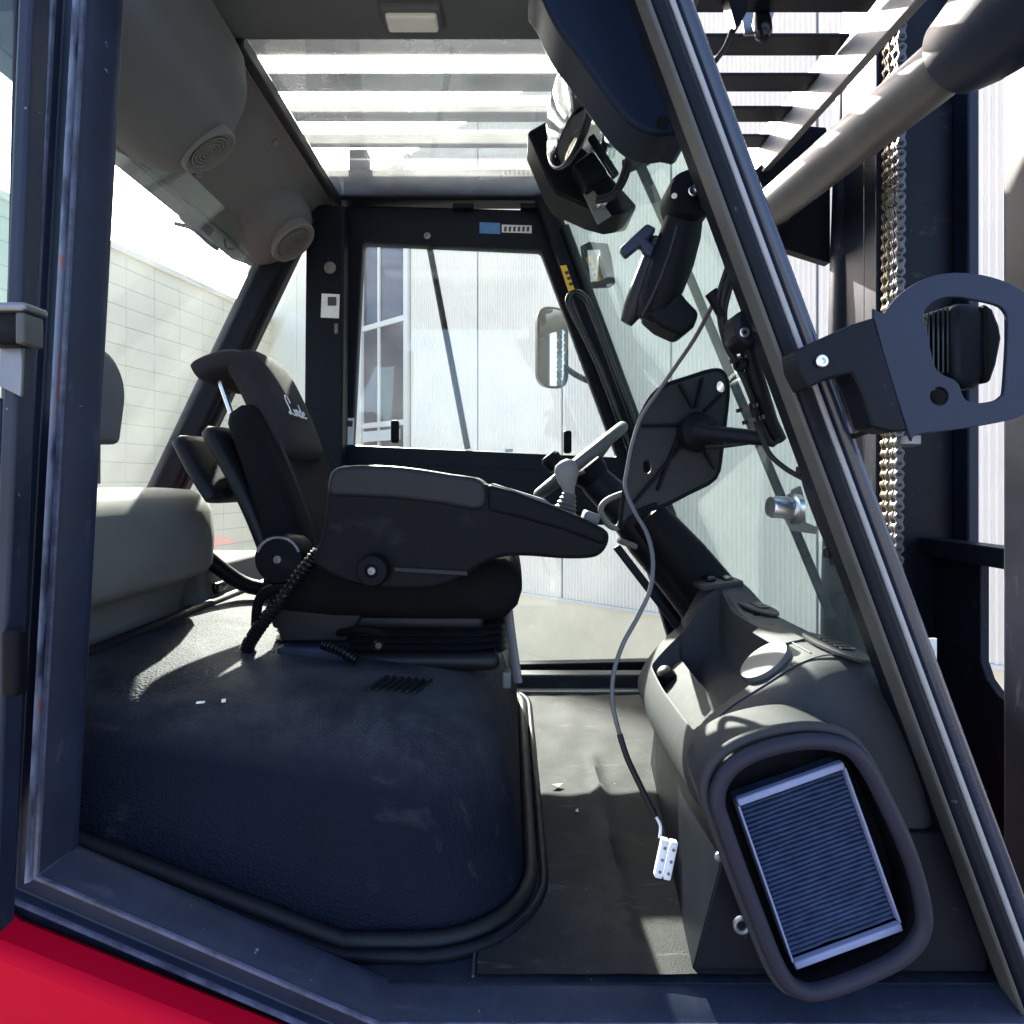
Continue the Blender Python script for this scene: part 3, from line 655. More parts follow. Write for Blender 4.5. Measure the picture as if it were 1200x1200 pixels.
# moulding seam, fixing screws
sp1 = [dash_pt(x, y, 0.0008)[0] for x, y in ((0.31,0.955),(0.34,0.950),(0.38,0.935),(0.42,0.925),(0.46,0.920),(0.50,0.918),(0.54,0.918))]
obj('seam', tube(smooth_loop(sp1, 5, False), 0.0014, 6), 'ink', dash, smooth=60)
sp1 = [dash_pt(0.452, y, 0.0008)[0] for y in (0.94,1.0,1.1,1.2,1.3,1.38)]
obj('seam', tube(smooth_loop(sp1, 5, False), 0.0012, 6), 'ink', dash, smooth=60)
for x, y in ((0.475,1.12),(0.475,1.20)):
    c, nn = dash_pt(x, y, 0.0)
    obj('screw', lathe([(0,0.006),(0.0015,0.006),(0.0015,0.003),(0.0005,0.003)], c, nn, 12), 'gloss_black', dash)
# dark footwell panel below
a1, a2 = Vector((0.245,0.842,0)), Vector((0.330,1.47,0))
bm = B()
add_faces(bm, [a1, a2, a2+Vector((0.02,0,0)), a1+Vector((0.40,0,0)), a1+Vector((0.050,0,0.19)), a2+Vector((0.02,0,0.19)), a2+Vector((0.04,0,0.19)), a1+Vector((0.40,0,0.19))], [(0,1,2,3),(4,5,6,7),(0,1,5,4),(1,2,6,5),(2,3,7,6),(3,0,4,7)])
fp = obj('footwell_panel', bm, 'cab_black', dash, bevel=0.003)
obj('side_closure', prism([(0.46,0.0),(ax(0.0)+0.02,0.0),(ax(0.36)+0.02,0.36),(0.52,0.36)], 0.876, 0.90), 'black_plastic', dash)
obj('bulkhead', bx(0.545,0.60,1.441,2.0,0.0,0.30), 'cab_black', dash, bevel=0.01)
for (px, py) in ((842,1003),(836,965)):
    obj('screw', lathe([(0,0.006),(0.003,0.006),(0.004,0.004)], P(px,py,0.80)+Vector((0,-0.001,0)), (0,-1,0), 12), 'dull_steel', fp)
obj('tube_end', tube([Vector((P(868,1081,0.8).x+0.009*math.cos(a*0.3), 0.795, P(868,1081,0.8).z+0.009*math.sin(a*0.3))) for a in range(21)], 0.003, 8, closed=True), 'dull_steel', fp)
# filter housing on the near face
rim = [(848,910),(872,888),(910,874),(955,868),(993,876),(1016,900),(1042,950),(1067,1007),(1081,1060),(1080,1092),(1058,1120),(1013,1143),(965,1160),(938,1160),(914,1138),(880,1055),(850,973),(840,938)]
rimv = smooth_loop([P(x, y, 0.775) for x, y in rim], 5)
fh = obj('filter_housing', tube(rimv, 0.010, 12, closed=True), 'purple_rubber', dash, smooth=60)
obj('outer_lip', tube([p+Vector(((p.x-0.40)*0.085, 0.012, (p.z-0.17)*0.075)) for p in rimv], 0.007, 10, closed=True), 'dash_grey', fh, smooth=60)
inner = [p+Vector((0, 0.004, 0)) for p in rimv]; deep = [Vector((0.405+(p.x-0.405)*0.97, 0.835, 0.18+(p.z-0.18)*0.97)) for p in rimv]
bm = B(); R0 = [bm.verts.new(p) for p in inner]; R1 = [bm.verts.new(p) for p in deep]; k = len(R0)
for i in range(k): bm.faces.new((R0[i], R0[(i+1)%k], R1[(i+1)%k], R1[i]))
bm.faces.new(R1)
obj('recess', bm, 'black_plastic', fh, smooth=30)
def grow(p, f, y): return Vector((0.405+(p.x-0.405)*f, y, 0.18+(p.z-0.18)*f))
bm = B(); LR = [[bm.verts.new(grow(p, f, y)) for p in rimv] for f, y in ((1.02,0.780),(1.05,0.80),(1.06,0.83),(1.06,0.875))]
for A, C in zip(LR, LR[1:]):
    for i in range(k): bm.faces.new((A[i], A[(i+1)%k], C[(i+1)%k], C[i]))
obj('housing_wall', bm, 'dash_grey', fh, smooth=50)
# air filter cartridge
fc = [P(861,934,0.80), P(985,890,0.80), P(1055,1086,0.80), P(930,1132,0.80)]
flt = thing('air_filter', 'dark blue pleated air filter with pale frame edges', 'filter', (fc[2]+fc[3])/2)
ux = ((fc[1]-fc[0])+(fc[2]-fc[3])).normalized(); uz = ((fc[0]-fc[3])+(fc[1]-fc[2])).normalized()
bm = B(); NP = 34; rows = []
for i in range(NP):
    for f_, yo in ((0.0, 0.030), (0.32, 0.004), (0.62, 0.002), (0.94, 0.030)):
        t = (i+f_)/NP; a = fc[0].lerp(fc[3], 0.04+0.92*t); b_ = fc[1].lerp(fc[2], 0.04+0.92*t)
        row = []
        for k in range(13):
            s_ = k/12; wob = 0.0003*math.sin(s_*9+i*0.9)+0.0003*math.sin(s_*23+i*1.7)
            row.append(bm.verts.new(a.lerp(b_, s_)+Vector((0, yo+abs(wob), 0))+uz*wob))
        rows.append(row)
for r0, r1 in zip(rows, rows[1:]):
    for k in range(12): bm.faces.new((r0[k], r0[k+1], r1[k+1], r1[k]))
obj('pleats', bm, 'filter_media', flt, smooth=None)
for a, b_, wd in ((fc[0].lerp(fc[3], 0.02), fc[1].lerp(fc[2], 0.02), 0.0095), (fc[3].lerp(fc[0], 0.02), fc[2].lerp(fc[1], 0.02), 0.0095)):
    obj('end_strip', beam(a+Vector((0,-0.003,0)), b_+Vector((0,-0.003,0)), wd, 0.010), 'filter_frame', flt, bevel=0.002)
for a, b_ in ((fc[0].lerp(fc[3],0.04), fc[3].lerp(fc[0],0.04)), (fc[1].lerp(fc[2],0.04), fc[2].lerp(fc[1],0.04))):
    obj('side_strip', beam(a+Vector((0,0.004,0)), b_+Vector((0,0.004,0)), 0.003, 0.020), 'filter_frame', flt, bevel=0.0008)

# ================================================================== driver seat
seat = thing('driver_seat', 'black fabric driver seat with wide control armrest on the engine cover', 'seat', (-0.35, 1.45, 0.33))
def sect(cx, cz, tx, tz, wy, th, yc=1.49, k=32, pw=3.2, hollow=0.0):
    """super-elliptic slice across the seat; (tx, tz) unit vector pointing to the seat front"""
    out = []
    for i in range(k):
        a = 2*math.pi*i/k; c_, s_ = math.cos(a), math.sin(a)
        u = math.copysign(abs(c_)**(2/pw), c_)*wy/2; v = math.copysign(abs(s_)**(2/pw), s_)*th/2
        if s_ > 0: v -= hollow*max(0, 1-(2*u/wy)**2)
        out.append((cx+tx*v, yc+u, cz+tz*v))
    return out
def spine(pts, wy, th, material, name, parent, yc=1.49, pw=3.2, hollow=0.0, ends=True):
    P_ = smooth_loop([Vector((p[0], 0, p[1])) for p in pts], 5, False); n_ = len(P_); rings = []
    for i, p in enumerate(P_):
        t = (P_[min(i+1, n_-1)]-P_[max(i-1, 0)]).normalized(); fr = Vector((t.z, 0, -t.x)); s_ = i/(n_-1)
        f = 1.0
        if ends: f = min(1, (1-(1-min(1, s_/0.14))**2.2)**0.5+0.02, (1-(1-min(1, (1-s_)/0.14))**2.2)**0.5+0.02)
        w_ = wy(s_) if callable(wy) else wy; t_ = th(s_) if callable(th) else th
        rings.append(sect(p.x, p.z, fr.x, fr.z, w_*(0.82+0.18*f), t_*max(0.12, f), yc, pw=pw, hollow=hollow*f))
    return obj(name, loft(rings), material, parent, smooth=60)
spine([(-0.460,0.470),(-0.470,0.56),(-0.505,0.66),(-0.545,0.75),(-0.585,0.83)], lambda s: 0.46-0.13*s*s, lambda s: 0.13-0.03*s, 'fabric_black', 'backrest', seat, hollow=0.025)
for sy in (-1, 1):
    obj('piping', tube(smooth_loop([(-0.402,1.49+sy*0.190,0.50),(-0.410,1.49+sy*0.192,0.56),(-0.446,1.49+sy*0.186,0.66),(-0.488,1.49+sy*0.172,0.75)], 6, False), 0.0035, 8), 'fabric_grey', seat, smooth=60)
hd = spine([(-0.505,0.715),(-0.528,0.78),(-0.556,0.85),(-0.590,0.915),(-0.615,0.937)], lambda s: 0.285-0.03*s, 0.085, 'fabric_grey', 'headrest', seat, pw=3.0)
spine([(-0.585,0.925),(-0.62,0.934),(-0.66,0.925),(-0.70,0.905)], 0.26, 0.062, 'fabric_grey', 'headrest_cap', seat)
bs = spine([(-0.50,0.50),(-0.545,0.60),(-0.60,0.70),(-0.655,0.785)], lambda s: 0.42-0.08*s, 0.050, 'seat_shell', 'back_shell', seat)
spine([(-0.62,0.62),(-0.67,0.69),(-0.715,0.765)], lambda s: 0.40-0.06*s, 0.045, 'seat_shell', 'document_pocket', seat)
for y in (1.42, 1.56): obj('headrest_post', rod((-0.625,y,0.79), (-0.665,y,0.905), 0.006), 'bright_steel', seat)
# woven logo on the headrest: script strokes
def logo_path(pts, scale, o, ux_, uz_, nn): return [o+ux_*(p[0]*scale)+uz_*(p[1]*scale)+nn*0.0 for p in pts]
lo = Vector((-0.4925,1.385,0.812)); lt = Vector((-0.40,0,0.92)).normalized(); ln = Vector((0.92,0,0.40)).normalized()
strokes = [[(1.5,2.2),(1.3,3.2),(0.7,3.4),(0.35,2.6),(0.45,1.0),(0.2,0.1),(-0.3,0.1),(-0.1,0.5),(0.6,0.25),(1.2,0.0),(1.6,0.3)],
           [(1.75,1.2),(1.75,0.2),(2.0,0.05),(2.2,0.4)], [(2.3,1.2),(2.35,0.05),(2.4,0.8),(2.7,1.25),(2.9,1.0),(2.9,0.1),(3.1,0.1)],
           [(4.1,1.0),(3.6,1.2),(3.3,0.6),(3.6,0.0),(4.05,0.4),(4.2,2.4),(4.15,0.3),(4.4,0.1)], [(4.6,0.6),(5.2,0.8),(5.0,1.25),(4.65,0.9),(4.65,0.3),(5.0,0.0),(5.5,0.3)]]
bm = B()
for st in strokes:
    pth = [lo+Vector((0,1,0))*(q.x*0.0200)+lt*(q.y*0.0140)+ln*0.0062 for q in smooth_loop([Vector((a, b_, 0)) for a, b_ in st], 5, False)]
    tube(pth, 0.0014, 6, bm)
obj('woven_logo', bm, 'logo_thread', hd)
# cushion and suspension
rings = []
for x, hh, w_ in ((-0.50,0.05,0.40),(-0.47,0.075,0.45),(-0.35,0.082,0.47),(-0.18,0.086,0.48),(-0.06,0.088,0.48),(-0.01,0.080,0.47),(0.015,0.055,0.44),(0.024,0.020,0.40)):
    zc = 0.450+0.004*max(0, (x+0.3)/0.3)
    rings.append([(x, 1.46+math.copysign(abs(math.cos(a))**0.6, math.cos(a))*w_/2, zc+math.copysign(abs(math.sin(a))**0.7, math.sin(a))*hh*0.98) for a in [2*math.pi*i/32 for i in range(32)]])
obj('cushion', loft(rings), 'fabric_black', seat, smooth=60)
obj('cushion_pan', rbox((-0.27,1.46,0.380), (0.43,0.40,0.030), 0.012), 'seat_shell', seat)
rings = []
for k in range(25):
    z = 0.312+0.056*k/24; q = 0.020*(0.5-0.5*math.cos(2*math.pi*k/6))
    rings.append([(-0.25+x*(0.245-q)/0.225, 1.46+y*(0.205-q)/0.19, z) for x, y in rr(-0.225, 0.225, -0.19, 0.19, 0.07, 6)])
obj('bellows', loft(rings), 'seat_shell', seat, smooth=60)
obj('base_plate', rbox((-0.27,1.46,0.300), (0.50,0.42,0.036), 0.018), 'seat_shell', seat)
obj('sunlit_rim', tube(smooth_loop([P(595,708,1.30), P(598,735,1.30), P(602,765,1.28), P(607,800,1.27)], 5, False), 0.012, 10, flat=0.5), 'dash_light', seat, smooth=60)  # pale strip carrying the sunlit rim of the seat suspension
obj('adjust_tab', rbox(P(594,795,1.28), (0.018,0.03,0.034), 0.004), 'dash_light', seat)
# recliner cover
rc = P(328,655,1.235)
kn = obj('recliner_cover', lathe([(0.06,0.050),(0.0,0.050),(-0.008,0.046),(-0.010,0.030),(-0.010,0.014)], rc, (0,1,0), 28), 'black_plastic', seat)
bolt('recliner_bolt', rc+Vector((0,-0.010,0)), (0,-1,0), 0.008, 'dull_steel', kn)
obj('recliner_arc', tube([rc+Vector((0.043*math.cos(a), -0.009, 0.043*math.sin(a))) for a in [rad(20+14*i) for i in range(11)]], 0.003, 8), 'dull_steel', kn, smooth=60)
obj('side_bracket', prism([Q(305,690,1.25), Q(340,672,1.25), Q(365,660,1.25), Q(430,668,1.25), Q(445,690,1.25), Q(405,752,1.25), Q(330,752,1.25)], 1.25, 1.27), 'seat_shell', seat, bevel=0.004)
obj('slide_rail', rbox(P(368,765,1.24), (0.135,0.05,0.034), 0.008), 'bracket_blue', seat)
obj('adjust_lever', tube(smooth_loop([P(395,742,1.26), P(425,738,1.20), P(448,742,1.17)], 5, False), [0.008]*11, 8), 'black_plastic', seat, smooth=60)
obj('lever_knob', lathe([(-0.012,0.006),(-0.006,0.011),(0.006,0.011),(0.012,0.006)], P(443,755,1.17), (0.3,-1,0), 14), 'gloss_black', seat)
obj('belt_stalk', tube(smooth_loop([P(300,735,1.26), P(303,705,1.25), P(318,690,1.24), P(345,688,1.24)], 5, False), 0.010, 10), 'black_plastic', seat, smooth=60)
# corrugated hose
hp_ = smooth_loop([P(374,646,1.17), P(352,672,1.175), P(325,708,1.18), P(302,738,1.19), P(290,760,1.20), P(298,772,1.21), P(320,770,1.22), P(345,762,1.24)], 26, False)
obj('corrugated_hose', tube(hp_, [0.0115+0.0022*(1 if (i//2) % 2 else -1) for i in range(len(hp_))], 12), 'gloss_black', seat, smooth=30)
hp_ = smooth_loop([P(378,755,1.20), P(398,762,1.19), P(418,774,1.18)], 20, False)
obj('corrugated_hose', tube(hp_, [0.009+0.0018*(1 if (i//2) % 2 else -1) for i in range(len(hp_))], 10), 'gloss_black', seat, smooth=30)
# armrest: tall padded body tapering to a control nose
AY0, AY1 = 1.10, 1.27
topc = [(384,566),(388,554),(402,548),(440,547),(480,550),(525,557),(568,567)]
outline = [(384,566),(388,554),(402,548),(440,547),(480,550),(525,557),(568,567),(610,579),(650,594),(690,611),(710,621),(714,632),(708,646),(694,654),(660,655),(620,652),(590,653),(565,662),(540,678),(505,690),(450,690),(405,682),(370,664),(368,650),(378,620)]
arm = obj('armrest', prism([Q(p.x, p.y, AY0) for p in smooth_loop([Vector((a, b_, 0)) for a, b_ in outline], 4)], AY0, AY1), 'black_plastic', seat, bevel=0.014, seg=4, smooth=40)
pad = [(384,563),(388,552),(402,546),(440,545),(480,548),(525,555),(566,564),(566,598),(520,592),(470,586),(420,583),(390,582),(383,575)]
obj('arm_pad', prism([Q(p.x, p.y, AY0-0.004) for p in smooth_loop([Vector((a, b_, 0)) for a, b_ in pad], 3)], AY0-0.005, AY1+0.004), 'seat_shell', arm, bevel=0.016, seg=4, smooth=40)
nose = [(571,567),(610,578),(650,593),(690,610),(711,621),(712,630),(707,640),(660,622),(610,608),(571,599)]
obj('nose_cap', prism([Q(a, b_, AY0-0.003) for a, b_ in nose], AY0-0.004, AY1+0.003), 'black_plastic', arm, bevel=0.008, seg=3, smooth=40)
obj('nose_top', prism([Q(575,566,AY0), Q(640,586,AY0), Q(648,592,AY0), Q(640,592,AY0), Q(575,571,AY0)], AY0+0.012, AY1-0.010), 'grey_trim', arm, bevel=0.003)
kc = P(439,667,AY0-0.004)
kb = obj('clamp_knob', lathe([(0.01,0.028),(-0.018,0.028),(-0.024,0.025),(-0.026,0.012),(-0.022,0.010)], kc, (0,1,0), 24), 'black_plastic', arm)
bolt('knob_screw', kc+Vector((0,-0.022,0)), (0,-1,0), 0.007, 'dull_steel', kb)
obj('slide_slot', beam(P(462,667,AY0-0.002), P(548,672,AY0-0.002), 0.008, 0.006), 'seat_shell', arm, bevel=0.001)
# joystick
jb = P(660,600,1.175)
js = tube([jb+Vector((0.012,0,0.030)), jb+Vector((0.010,0.0,0.045)), jb+Vector((0.008,0.0,0.058)), jb+Vector((0.006,0,0.078)), jb+Vector((0.003,0,0.092)), jb+Vector((0.0,0,0.098))], [0.010,0.012,0.018,0.023,0.019,0.006], 16)
jo = obj('joystick', js, 'grey_trim', arm, smooth=60)
rings = []; bp_ = []
for k in range(13):
    t = k/12; bp_.append((jb+Vector((0.012*t, 0, -0.012+0.048*t)), (0.027-0.014*t)*(1.0 if k % 2 else 0.84)))
obj('rubber_boot', tube([a for a, _ in bp_], [b_ for _, b_ in bp_], 18), 'rubber_grey', arm, smooth=40)
obj('push_button', rbox(P(692,606,1.18), (0.030,0.05,0.020), 0.005, Matrix.Rotation(rad(20),3,'Y')), 'dash_light', arm)

# ================================================================== steering column and wheel
sc_ = thing('steering_column', 'dark steering column with grey steering wheel and spinner knob', 'steering column', (0.50,1.55,0.0))
ca, cb = P(668,535,1.50), P(845,740,1.50)
axd = (cb-ca).normalized()
obj('column', tube([P(683,545,1.5), P(700,566,1.5), P(728,592,1.5), P(760,628,1.5), P(800,672,1.5), P(850,735,1.5)], [0.030,0.040,0.046,0.060,0.066,0.070], 20), 'cab_black', sc_, smooth=60)
obj('column_cover', tube([P(758,602,1.46), P(800,655,1.46), P(840,705,1.46)], [0.045,0.06,0.065], 18), 'black_plastic', sc_, smooth=60)
wn = Vector((-0.63,0.02,0.78)).normalized()
wc = P(680,540,1.50)
e1 = Vector((0,1,0))-wn*wn.y; e1.normalize(); e2 = wn.cross(e1)
R_ = 0.128
wh = obj('steering_wheel', tube([wc+(e1*math.cos(a)+e2*math.sin(a))*R_ for a in [2*math.pi*i/48 for i in range(48)]], 0.0135, 12, closed=True), 'rubber_grey', sc_, smooth=60)
for a in (0, 2.094, 4.189):
    obj('spoke', tube([wc-wn*0.03, wc+(e1*math.cos(a+0.5)+e2*math.sin(a+0.5))*R_], [0.018,0.010], 10, flat=0.5), 'rubber_grey', wh, smooth=60)
obj('hub', lathe([(-0.05,0.032),(-0.02,0.045),(0.0,0.045),(0.006,0.036)], wc-wn*0.02, wn, 24), 'black_plastic', wh)
kp = P(648,541,1.42)
obj('spinner_knob', lathe([(-0.035,0.010),(-0.02,0.012),(-0.015,0.022),(0.010,0.024),(0.018,0.018),(0.020,0.006)], kp, wn, 20), 'black_plastic', wh)
obj('tilt_lever', rbox(P(735,637,1.30), (0.040,0.03,0.012), 0.004, Matrix.Rotation(rad(20),3,'Y')), 'rubber_grey', sc_)
obj('brace', beam(P(722,640,1.42), P(795,735,1.42), 0.018, 0.02), 'cab_black', sc_, bevel=0.004)
bm = tube(smooth_loop([P(735,577,1.22), P(712,586,1.22), P(704,598,1.22), P(712,614,1.22), P(724,618,1.22), P(731,600,1.22), P(735,580,1.22)], 5), 0.006, 8, closed=True)
obj('cable_guide', bm, 'dash_light', sc_, smooth=60)

# ================================================================== far door, closed
fd = thing('closed_door', 'closed black framed far side door with upper and lower glass', 'door', (-0.1, 2.1, 0.0))
DF = 2.095
def L(pts, d): return [Q(x, y, d) for x, y in pts]
outer = round_poly([Vector((*p, 0)) for p in L([(404,243),(657,250),(742,500),(818,770),(818,800),(404,800)], DF)], 0.03, 4)
h1 = round_poly([Vector((*p, 0)) for p in L([(427,287),(633,296),(722,536),(415,522)], DF)], 0.012, 4)
h2 = round_poly([Vector((*p, 0)) for p in L([(420,606),(742,616),(790,772),(420,780)], DF)], 0.03, 4)
plate('frame', [[(p.x, p.y) for p in lp] for lp in (outer, h1, h2)], DF-0.022, DF+0.022, 'cab_black', fd, bevel=0.006)
plate('inner_rail', [L([(418,541),(735,556),(748,602),(418,592)], 2.06)], 2.062, 2.072, 'cab_black', fd, bevel=0.003)
obj('window_glass', prism([(p.x, p.y) for p in h1], DF+0.002, DF+0.007), 'glass_clear', fd, smooth=None)
obj('window_glass', prism([(p.x, p.y) for p in h2], DF+0.002, DF+0.007), 'glass_clear', fd, smooth=None)
for (x, y) in ((463,506), (665,518)): obj('window_catch', rbox(P(x,y,2.06), (0.026,0.03,0.075), 0.008), 'black_plastic', fd)
obj('wiper_rod', rod(P(503,288,2.14), P(548,526,2.14), 0.011, 10), 'black_plastic', fd)
bolt('rod_pivot', P(501,277,2.07), (0,-1,0), 0.012, 'dull_steel', fd)
for x in (543, 622): obj('top_clip', rbox(P(x,243,2.06), (0.07,0.03,0.016), 0.004), 'cab_black', fd)
obj('blue_sticker', prism(L([(562,260),(586,261),(586,274),(562,273)], 2.07), 2.0715, 2.0728), 'blue_label', fd, smooth=None)
gs = obj('grey_sticker', prism(L([(588,263),(623,264),(623,273),(588,272)], 2.07), 2.0715, 2.0728), 'white_label', fd, smooth=None)
for k in range(6): obj('print_mark', prism(L([(591+5.3*k,265.5),(594+5.3*k,265.5),(593.4+5.3*k,271),(590.6+5.3*k,271)], 2.07), 2.0703, 2.0713), 'ink', gs, smooth=None)
ls = obj('catch_sticker', prism(L([(406,490),(415,490),(414,521),(405,521)], 2.07), 2.0700, 2.0725), 'white_label', fd, smooth=None)
obj('print_mark', prism(L([(407.5,493),(413.5,493),(413,500),(407,500)], 2.07), 2.0685, 2.0698), 'ink', ls, smooth=None)
obj('white_patch', prism(L([(572,531),(584,531.5),(584,522),(572,521.5)], 2.07) if False else L([(592,526),(601,526),(601,530),(592,530)], 2.07), 2.070, 2.0725), 'white_label', fd, smooth=None)
ys_ = obj('yellow_sticker', prism(L([(657,310),(664,309),(674,338),(667,341)], 2.0), 2.012, 2.0155), 'yellow_label', cab, smooth=None)
for k in range(3): obj('print_mark', prism(L([(662+2.4*k,317+6.6*k),(666+2.4*k,316+6.6*k),(667.2+2.4*k,319.4+6.6*k),(663.2+2.4*k,320.4+6.6*k)], 2.0), 2.0105, 2.0118), 'ink', ys_, smooth=None)
# grab rail on the far front pillar
gr = thing('grab_rail', 'black bent tube grab rail along the far front pillar', 'handle', P(738,525,1.97))
gp = smooth_loop([P(741,535,1.97), P(728,498,1.96), P(700,425,1.95), P(671,366,1.95), P(666,351,1.95), P(673,343,1.95), P(684,347,1.95), P(694,366,1.955), P(722,440,1.96), P(752,520,1.98), P(768,562,2.0)], 6, False)
obj('tube', tube(gp, 0.0105, 12), 'gloss_black', gr, smooth=60)
# far outside mirror
fm = thing('side_mirror', 'oval outside mirror in dark shell seen through the far door', 'mirror', P(660,455,2.45))
mc = P(647,408,2.45); mx_ = Vector((0.93,0.36,0)).normalized(); mn_ = Vector((0.36,-0.93,0)).normalized()
def mloop(w_, h_, r, off): return [mc+mx_*p.x+Vector((0,0,1))*p.y+mn_*off for p in round_poly([Vector((-w_,-h_,0)), Vector((w_,-h_,0)), Vector((w_,h_,0)), Vector((-w_,h_,0))], r, 8)]
obj('shell', loft([mloop(0.050,0.135,0.045,-0.05), mloop(0.064,0.155,0.06,-0.02), mloop(0.067,0.160,0.06,0.008), mloop(0.061,0.153,0.056,0.011)]), 'cab_black', fm, smooth=60)
obj('mirror_glass', loft([mloop(0.058,0.150,0.054,0.0112), mloop(0.058,0.150,0.054,0.013)]), 'mirror_glass', fm, smooth=None)
obj('arm', tube(smooth_loop([mc+Vector((0.03,0.03,-0.05)), P(676,440,2.42), P(705,452,2.30), P(720,455,2.12)], 5, False), 0.012, 10), 'cab_black', fm, smooth=60)
# far work lamp bracket
fb = thing('loop_lamp', 'small black work lamp in loop bracket outside the far windscreen corner', 'lamp', P(705,335,2.2))
plate('bracket', [L([(680,289),(690,284),(712,286),(716,300),(721,332),(715,337),(690,338),(683,315)], 2.2), [Vector((*p,0)).to_2d() for p in L([(688,293),(703,292),(708,328),(692,331)], 2.2)]], 2.195, 2.205, 'cab_black', fb, bevel=0.001)
obj('lamp_body', rbox(P(706,313,2.24), (0.035,0.06,0.085), 0.012), 'cab_black', fb)
obj('arm', rod(P(683,318,2.2), P(672,322,2.10), 0.012, 10), 'cab_black', fb)

# ================================================================== open near door, folded back at the left edge
nd = thing('open_door', 'open near side door folded back at the left picture edge', 'door', (-0.58, 0.70, 0.0))
def nbox(px0, px1, py0, py1, d0, d1): return bx(Q(px0,0,d0)[0], Q(px1,0,d0)[0], d0, d1, Q(0,py1,d0)[1], Q(0,py0,d0)[1])
def npr(pts, d0, d1): return prism([Q(x, y, d0) for x, y in pts], d0, d1)
obj('frame', npr([(23,-80),(40,-80),(-6,1100),(-24,1100)], 0.705, 0.735), 'navy_paint', nd, bevel=0.004)
obj('seal', npr([(17,-80),(23,-80),(12,420),(6,420)], 0.712, 0.73), 'rubber', nd, bevel=0.002)
obj('glass', npr([(-160,-80),(17,-80),(7,420),(-160,420)], 0.718, 0.723), 'glass_green', nd, smooth=None)
obj('panel', npr([(-200,465),(2,465),(-22,1010),(-200,1010)], 0.71, 0.735), 'navy_paint', nd, bevel=0.006)
la = obj('latch', rbox(P(12,382,0.69), (0.052,0.03,0.046), 0.007), 'black_plastic', nd)
obj('latch_cap', rbox(P(14,364,0.685), (0.056,0.036,0.010), 0.004), 'dull_steel', la)
obj('latch_edge', rbox(P(35,388,0.683), (0.010,0.030,0.034), 0.003), 'rubber_grey', la)
obj('striker', npr([(0,404),(26,404),(24,465),(-2,452)], 0.700, 0.7045), 'dull_steel', nd, bevel=0.001)
obj('hinge', rbox(P(18,775,0.70), (0.020,0.02,0.075), 0.006), 'black_plastic', nd)

# ================================================================== front header cover by the near pillar
hc = [(628,-40),(634,-8),(652,30),(676,62),(705,103),(728,133),(742,146),(757,154),(772,157),(790,155),(812,150),(790,60),(762,-40)]
hv = obj('header_cover', prism([Q(p.x, p.y, 0.90) for p in smooth_loop([Vector((a, b_, 0)) for a, b_ in hc], 4)], 0.90, 0.99), 'header_navy', cab, bevel=0.014, seg=4, smooth=40)
obj('access_hole', lathe([(0,0.010),(-0.002,0.010),(-0.002,0.006)], P(776,146,0.905)+Vector((0,-0.004,0)), (0,1,0), 18), 'gloss_black', hv)

# ================================================================== wiper motor, round mirror
wm = thing('wiper_motor', 'black wiper motor housing with bare wires under the roof', 'motor', P(690,262,1.45))
body = [(617,168),(640,155),(652,157),(664,170),(700,205),(742,252),(738,258),(712,262),(690,256),(650,238),(640,222)]
obj('housing', prism([Q(x, y, 1.45) for x, y in body], 1.40, 1.52), 'black_plastic', wm, bevel=0.010, seg=3)
obj('plate', prism([Q(x, y, 1.38) for x, y in [(683,228),(694,222),(716,254),(700,264)]], 1.372, 1.38), 'dash_light', wm, bevel=0.002)
obj('gear_case', rbox(P(690,205,1.36), (0.055,0.06,0.06), 0.008, Matrix.Rotation(rad(-35),3,'Y')), 'black_plastic', wm)
obj('crank_arm', beam(P(692,160,1.33), P(722,207,1.33), 0.016, 0.014), 'gloss_black', wm, bevel=0.003)
obj('link_rod', beam(P(700,105,1.34), P(682,160,1.34), 0.020, 0.012), 'gloss_black', wm, bevel=0.002)
obj('link_rod', beam(P(722,125,1.36), P(706,178,1.36), 0.016, 0.010), 'cab_black', wm, bevel=0.002)
obj('bracket', prism([Q(x, y, 1.38) for x, y in [(712,120),(722,124),(716,172),(704,168)]], 1.375, 1.385), 'dull_steel', wm, bevel=0.002)
for off, r in ((0, 0.006), (5, 0.004)):
    obj('cable', tube(smooth_loop([P(735+off*0.2,130,1.2), P(738,165,1.22), P(737-off,195,1.25), P(728-off,218,1.28), P(715,232-off,1.31), P(700,236-off,1.34)], 6, False), r, 8), 'rubber', wm, smooth=60)
obj('spindle_nut', lathe([(-0.012,0.010),(0.012,0.010)], P(704,240,1.37), (0.3,-0.9,0.2), 6), 'bright_steel', wm, smooth=None)
rm = thing('round_mirror', 'round convex inside mirror seen nearly edge on under the roof', 'mirror', P(672,195,1.25))
ma = Vector((-0.945,-0.325,0.02)).normalized(); mcn = P(668,128,1.25)
obj('backing', lathe([(-0.030,0.03),(-0.022,0.075),(-0.010,0.103),(0.0,0.112),(0.006,0.112),(0.008,0.106)], mcn, ma, 40), 'gloss_black', rm, smooth=50)
obj('mirror_glass', lathe([(0.0082,0.105),(0.018,0.085),(0.026,0.055),(0.030,0.0)], mcn, ma, 40), 'mirror_glass', rm, smooth=60)
obj('stem', tube([mcn-ma*0.028, mcn-ma*0.05+Vector((0,0,0.02)), P(700,80,1.28)], 0.008, 10), 'gloss_black', rm, smooth=60)

